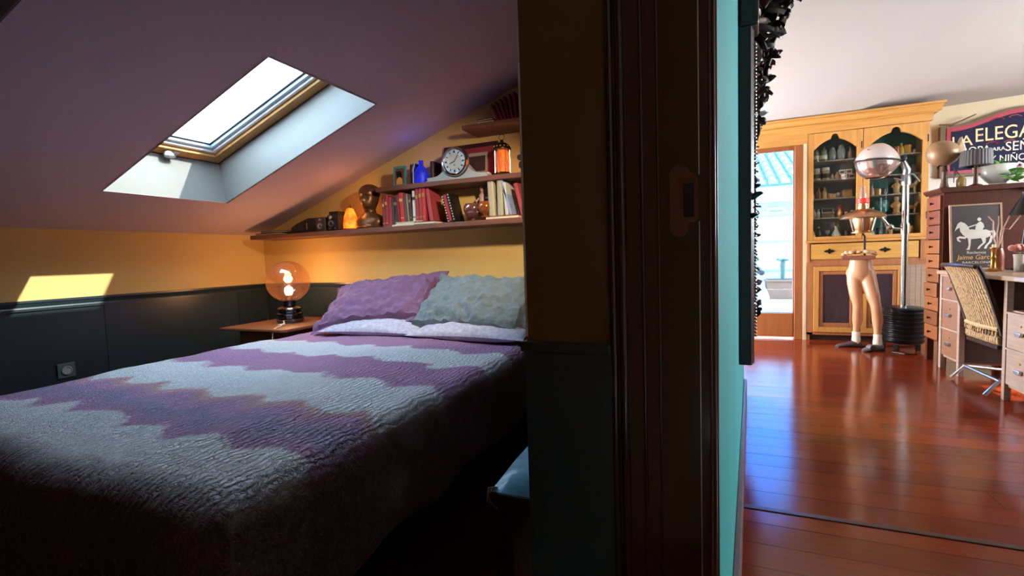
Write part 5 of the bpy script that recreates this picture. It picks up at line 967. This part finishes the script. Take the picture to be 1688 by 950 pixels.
tn = tag(MB().lathe([(.02, 0), (.03, .02), (.032, .07), (.02, .09), (.018, .10)], 12).build('small_vase', mat('yellow_brown_glaze', 'b08a48', .4, var=.3, scale=20), smooth=True, loc=(1.895, 5.05, TZ)), 'little ochre vase with bent dry stems between the two tower lamps', 'vase')
for k in range(3): MB().tube([(0, 0, .09), (-.03-.01*k, -.01, .13+.02*k), (-.055, -.02, .09-.02*k)], .004, 5).build('dry_stem', mat('dry_leaf', '6a5a4c', .7), tn)

# ------------------------------------------------------------------ desk
dk = thing('desk', 'long worn oak writing desk with two drawer pedestals', 'desk', (1.70, 3.35, 0)); DL, DD, DZ = 1.50, .62, .785
MB().bb(-.02, DD+.02, -.02, DL, DZ-.03, DZ).build('top', mat('worn_oak_top', 'a8866e', .3, var=.2, scale=5, stretch=(6, .8, 6), coat=.25), dk, bevel=.005)
def pedestal(y0, y1, zs, nm):
    for x in (.0, DD-.04):
        for y in (y0, y1-.035): MB().bb(x, x+.035, y, y+.035, 0, DZ-.03).build('leg', oak_pale, dk, bevel=.003)
    MB().bb(.02, DD-.02, y0+.004, y0+.018, zs[0], DZ-.03).build('side_panel', mat('dark_desk_panel', '3e2a22', .45, var=.2), dk); MB().bb(.02, DD-.02, y1-.018, y1-.004, zs[0], DZ-.03).build('side_panel', mat('dark_desk_panel', '3e2a22', .45, var=.2), dk)
    MB().bb(.02, DD-.02, y0+.018, y1-.018, zs[0]-.015, zs[0]).build('bottom_rail', oak_pale, dk)
    for a, b in zip(zs[:-1], zs[1:]):
        d_ = MB().bb(.004, .40, y0+.038, y1-.038, a+.006, b-.006).build('drawer', oak_grey if nm == 'far' else oak_pale, dk, bevel=.003); c = (y0+y1)/2; zc = (a+b)/2
        MB().prism([(c-.032, zc+.008), (c-.03, zc-.008), (c-.018, zc-.018), (c+.018, zc-.018), (c+.03, zc-.008), (c+.032, zc+.008)], -.016, .004, 'x').build('cup_pull', steel, d_, bevel=.003)
        MB().lathe([(.008, 0), (.008, .003), (.004, .004)], 10, M=rotm(0, -PI/2, 0, (.004, c, zc+.045))).build('keyhole_plate', brass, d_)
        MB().bb(.0, .03, y0+.035, y1-.035, b-.006, b+.006).build('rail', oak_pale, dk)
pedestal(1.15, 1.49, [.11, .33, .56, .745], 'far'); pedestal(.22, .585, [.10, .33, .555], 'near')
MB().bb(.30, .315, .585, 1.15, .42, DZ-.03).build('modesty_panel', mat('dark_desk_panel', '3e2a22', .45, var=.2), dk)
for y0 in (.64, .90): MB().bb(.288, .30, y0, y0+.22, .46, .72).build('panel_frame', walnut, dk, bevel=.006)
MB().bb(.03, DD-.02, .238, .567, .555, .57).build('cubby_floor', oak_pale, dk)
sv = tag(MB().lathe([(.04, 0), (.045, .01), (.03, .03), (.022, .06), (.04, .09), (.046, .12), (.03, .145), (.012, .15), (.016, .165), (.003, .172)], 18).build('silver_pot', chrome, smooth=True, loc=(1.80, 3.76, .5705)), 'small silver lidded pot in the open desk cubby', 'pot')
MB().tube([(0, -.044, .11), (0, -.075, .10), (0, -.07, .05), (0, -.035, .03)], .005, 7).build('handle', chrome, sv, smooth=True); MB().tube([(0, .04, .06), (0, .07, .09), (0, .085, .12)], [.009, .007, .006], 7).build('spout', chrome, sv, smooth=True)

# framed horse poster leaning on the tower
ps = thing('framed_poster', 'framed dark poster of a white horse and rider leaning on the tower', 'poster', (1.905, 4.79, DZ)); Mp = Matrix.Translation((0, 0, .004)) @ Matrix.Rotation(-.10, 4, 'X'); pw, ph_ = .158, .51
pfm = mat('worn_gilt_frame', 'b08a6c', .45, var=.25, scale=20)
for a in ((-pw, -pw+.012, 0, ph_), (pw-.012, pw, 0, ph_), (-pw+.012, pw-.012, 0, .012), (-pw+.012, pw-.012, ph_-.012, ph_)): MB().bb(a[0], a[1], -.004, .014, a[2], a[3], Mp).build('frame_bar', pfm, ps)
MB().bb(-pw+.012, pw-.012, 0, .010, .012, ph_-.012, Mp).build('poster_ground', mat('dark_taupe_print', '4c4040', .45, var=.2, scale=5), ps)
ink = mat('white_print_ink', 'e0d8cc', .5, var=.08)
hs = MB(); T = lambda pts, r: hs.tube([(a, -.0012, b) for a, b in pts], r, 6)
oz = .02
hbody = [(-.075, .285), (-.055, .31), (-.02, .312), (.02, .302), (.06, .308), (.085, .295), (.09, .265), (.07, .245), (.02, .24), (-.03, .236), (-.065, .25)]
neck = [(-.075, .265), (-.095, .30), (-.098, .33), (-.118, .315), (-.128, .30), (-.12, .33), (-.108, .362), (-.09, .375), (-.065, .362), (-.045, .335), (-.035, .30)]
rider = [(-.005, .30), (.0, .335), (.012, .36), (.03, .372), (.045, .355), (.05, .33), (.04, .305)]
for poly in (hbody, neck, rider): hs.prism(poly, -.0016, -.0002)
hs.ell((.022, -.001, .388), (.012, .001, .014), 10, 6); hs.prism([(-.05, .332), (.005, .352), (.008, .345), (-.045, .325)], -.0016, -.0002)   # rider's arm and rein
for poly in ([(-.06, .255), (-.10, .262), (-.118, .25), (-.112, .225), (-.095, .215), (-.092, .222), (-.104, .235), (-.102, .246), (-.062, .238)], [(-.05, .245), (-.045, .19), (-.052, .165), (-.062, .155), (-.04, .152), (-.034, .19), (-.03, .24)], [(.06, .255), (.085, .25), (.075, .21), (.055, .185), (.045, .16), (.06, .158), (.07, .185), (.092, .21), (.10, .26)], [(.03, .245), (.04, .205), (.015, .18), (.005, .158), (.018, .158), (.03, .178), (.056, .205), (.06, .25)], [(.082, .295), (.11, .30), (.118, .27), (.108, .235), (.10, .24), (.105, .265), (.095, .28)]): hs.prism(poly, -.0016, -.0002)
ho = hs.build('horse_and_rider_print', ink, ps); ho.data.transform(Mp)
pt = lambda s_, size, x, z, mt, sx=1., sh=0.: text_mesh(s_, size, mt, 'lettering', ps, Mp @ Matrix.Translation((x, -.0008, z)) @ fac, .0004, 'CENTER', sx, sh)
pt('Reclamos', .030, 0, .122, ink, 1.0); pt('Jaime Garcia', .052, -.005, .078, gold_ink, .85, .2); pt('BARCELONA', .024, 0, .046, ink, 1.25); pt('MADRID', .013, -.085, .024, ink, 1.2); pt('PARIS', .013, .085, .024, ink, 1.2)
# desk things
cs = thing('candlestick', 'brass candlestick on the desk before the horse poster', 'candlestick', (1.868, 4.47, DZ)); MB().lathe([(.048, 0), (.05, .006), (.03, .014), (.016, .03), (.013, .09), (.017, .10), (.013, .11), (.015, .155), (.022, .165), (.022, .172)], 18).build('stick', brass, cs, smooth=True); MB().lathe([(.011, .165), (.010, .195)], 10).build('candle', paper, cs)
bt = tag(MB().lathe([(.034, 0), (.036, .006), (.036, .12), (.03, .15), (.026, .165), (.03, .17)], 16).build('copper_vase', mat('reddish_copper', '7a4028', .35, .3, var=.2), smooth=True, loc=(1.955, 4.62, DZ)), 'reddish brown cylinder vase right of the brass candlestick', 'vase')
for k in range(4): MB().tube([(0, 0, .16), (.02*k-.03, 0, .25+.02*k), (.03*k-.03, .0, .36-.02*k), (.06*k-.06, 0, .40)], .004, 6).build('twig', mat('pinkish_twig', 'c89a88', .6), bt)
fv = thing('rose_vase', 'pink rose in a pale glass at the desk edge', 'flower', (2.005, 4.46, DZ)); MB().lathe([(.026, 0), (.028, .005), (.03, .09), (.034, .12), (.031, .12), (.026, .01)], 16).build('glass', mat('pale_milk_glass', 'd0c0b4', .3, var=.2, scale=20), fv, smooth=True)
for k in range(12): a = k*2.4; r = .010+.0032*k; MB().ell((0, 0, 0), (.022, .009, .024), 8, 6, rotm(.35, 0, a, (r*math.cos(a), r*math.sin(a), .16+.012*math.sin(k)))).build('petal', mat('dusty_pink_petal', 'd08878', .6, var=.15), fv, smooth=True)
MB().tube([(0, 0, .01), (0, 0, .15)], .004, 6).build('stem', green_leaf, fv)
bk = thing('black_box', 'low black box behind the rose on the desk', 'box', (2.10, 4.35, DZ)); MB().bb(-.07, .07, -.10, .10, 0, .05).build('box', black_m, bk, bevel=.004); MB().bb(-.072, .072, -.102, .102, .05, .062).build('lid', black_m, bk, bevel=.003)
bl2 = thing('black_lamp', 'black metal desk lamp with bell shade near the right edge', 'lamp', (2.10, 4.67, DZ)); MB().lathe([(.07, 0), (.072, .01), (.03, .02)], 20).build('base', black_m, bl2, smooth=True); MB().tube([(0, 0, .015), (.02, 0, .25), (.04, 0, .48), (.0, -.04, .56), (-.02, -.08, .56)], .007, 8).build('arm', black_m, bl2, smooth=True); MB().lathe([(.082, .40), (.084, .405), (.05, .48), (.022, .53), (.022, .56), (.008, .565)], 20, c=(-.02, -.09, 0)).build('shade', black_m, bl2, smooth=True)
pp = thing('potted_vine', 'bright green leafy plant beside the drawer tower at the right edge', 'plant', (2.42, 5.06, 0)); MB().lathe([(.10, 0), (.12, .02), (.13, 1.05), (.12, 1.06)], 16).build('pedestal', white_cer, pp, smooth=True); MB().lathe([(.07, 1.06), (.10, 1.20), (.105, 1.22), (.09, 1.22)], 16).build('pot', terra, pp, smooth=True)
for k in range(5): MB().tube([(0, 0, 1.2), (-.05+.03*k, -.03, 1.4), (-.14+.05*k, -.06, 1.52-.02*k)], .005, 6).build('stem', green_leaf, pp)
leaves(pp, 60, (-.16, -.14, 1.47), (.14, .10, .09), .06, .10)

# ------------------------------------------------------------------ swivel chair
ch = thing('desk_chair', 'desk chair with woven tan back and crossed metal base', 'chair', (1.66, 4.19, 0))
wov = mat('woven_tan_pattern', 'b8935c', .7, var=.5, scale=45, stretch=(1, 1.4, .5), bump=.5, bscale=60)
def wov_mat():
    m_ = wov; nt = m_.node_tree; N = nt.nodes; L = nt.links; b = N['Principled BSDF']; tc = [n for n in N if n.type == 'TEX_COORD'][0]
    wv = N.new('ShaderNodeTexWave'); wv.bands_direction = 'Y'; wv.inputs['Scale'].default_value = 13; wv.inputs['Distortion'].default_value = 2.5; wv.inputs['Detail'].default_value = 2; wv.inputs['Detail Scale'].default_value = 3
    vo = N.new('ShaderNodeTexVoronoi'); vo.inputs['Scale'].default_value = 55; L.new(tc.outputs['Object'], wv.inputs[0]); L.new(tc.outputs['Object'], vo.inputs[0])
    mu = N.new('ShaderNodeMath'); mu.operation = 'MULTIPLY'; L.new(wv.outputs[1], mu.inputs[0]); L.new(vo.outputs[0], mu.inputs[1])
    cr = N.new('ShaderNodeValToRGB'); cr.color_ramp.elements[0].color = lin('5a3c20')+(1,); cr.color_ramp.elements[0].position = .05; cr.color_ramp.elements[1].color = lin('c09a68')+(1,); cr.color_ramp.elements[1].position = .42; L.new(mu.outputs[0], cr.inputs[0]); L.new(cr.outputs[0], b.inputs['Base Color'])
wov_mat()
# back: curved sheet, top rolls back to -x
def sheet(x_of, z0, z1, hw, th, n=20, mcols=12):
    vs = []; fs = []
    for j in range(n+1):
        t = j/n; z = z0+(z1-z0)*t; h = hw*(1-.06*(1-t))
        for i in range(mcols+1):
            u = -1+2*i/mcols; bul = -.025*(1-u*u)
            for s_ in (0, th): vs.append((x_of(t)+bul+s_, u*h, z))
    W = (mcols+1)*2
    for j in range(n):
        for i in range(mcols):
            a = j*W+2*i; fs.append((a, a+W, a+W+2, a+2)); fs.append((a+1, a+3, a+W+3, a+W+1))
        for e in (0, 2*mcols): a = j*W+e; fs.append((a, a+1, a+W+1, a+W))
    for i in range(mcols):
        a = 2*i; fs.append((a, a+2, a+3, a+1)); a += n*W; fs.append((a, a+1, a+3, a+2))
    return MB().add(vs, fs)
xo = lambda t: .045-.125*t**1.1-.02*max(0, t-.85)*4
sheet(xo, .43, .835, .225, .03).build('woven_back', wov, ch, smooth=True)
dkw = mat('dark_chair_frame', '2a1814', .35, var=.2)
for s_ in (-1, 1): MB().tube([(xo(t)+.012, s_*.232*(1-.06*(1-t)), .40+.445*t) for t in [i/8 for i in range(9)]], [.015]*9, 8).build('frame_post', dkw, ch, smooth=True)
MB().tube([(xo(1)-.002, -.232, .842), (xo(1)-.028, -.15, .848), (xo(1)-.036, 0, .850), (xo(1)-.028, .15, .848), (xo(1)-.002, .232, .842)], .014, 8).build('top_rail', dkw, ch, smooth=True)
MB().tube([(.045, -.21, .435), (.022, 0, .435), (.045, .21, .435)], .017, 8).build('rolled_edge', mat('pale_tan_piping', 'b89868', .6, var=.2, scale=40), ch, smooth=True)
for k in range(15): y = -.20+k*.4/14; MB().ell((.036-.022*(1-(y/.21)**2), y, .405), (.008, .011, .020), 8, 5).build('fringe_tuft', wov, ch, smooth=True)
MB().prism([(.03, -.215), (.42, -.22), (.44, 0), (.42, .22), (.03, .215)], .33, .40, 'z').build('seat', wov, ch, bevel=.02)
MB().bb(.04, .40, -.20, .20, .305, .33).build('seat_pan', dkw, ch); MB().tube([(.20, 0, .10), (.20, 0, .31)], .025, 12).build('column', iron, ch, smooth=True)
MB().tube([(.045, .235, .105), (.045, -.235, .105)], .011, 8).build('base_bar', steel, ch, smooth=True)
for s_ in (-1, 1): MB().tube([(.20, 0, .13), (.045, s_*.225, .105), (-.03, s_*.235, .012)], .011, 8).build('leg', steel, ch, smooth=True); MB().tube([(.20, 0, .13), (.34, s_*.2, .09), (.40, s_*.25, .012)], .011, 8).build('leg', steel, ch, smooth=True)
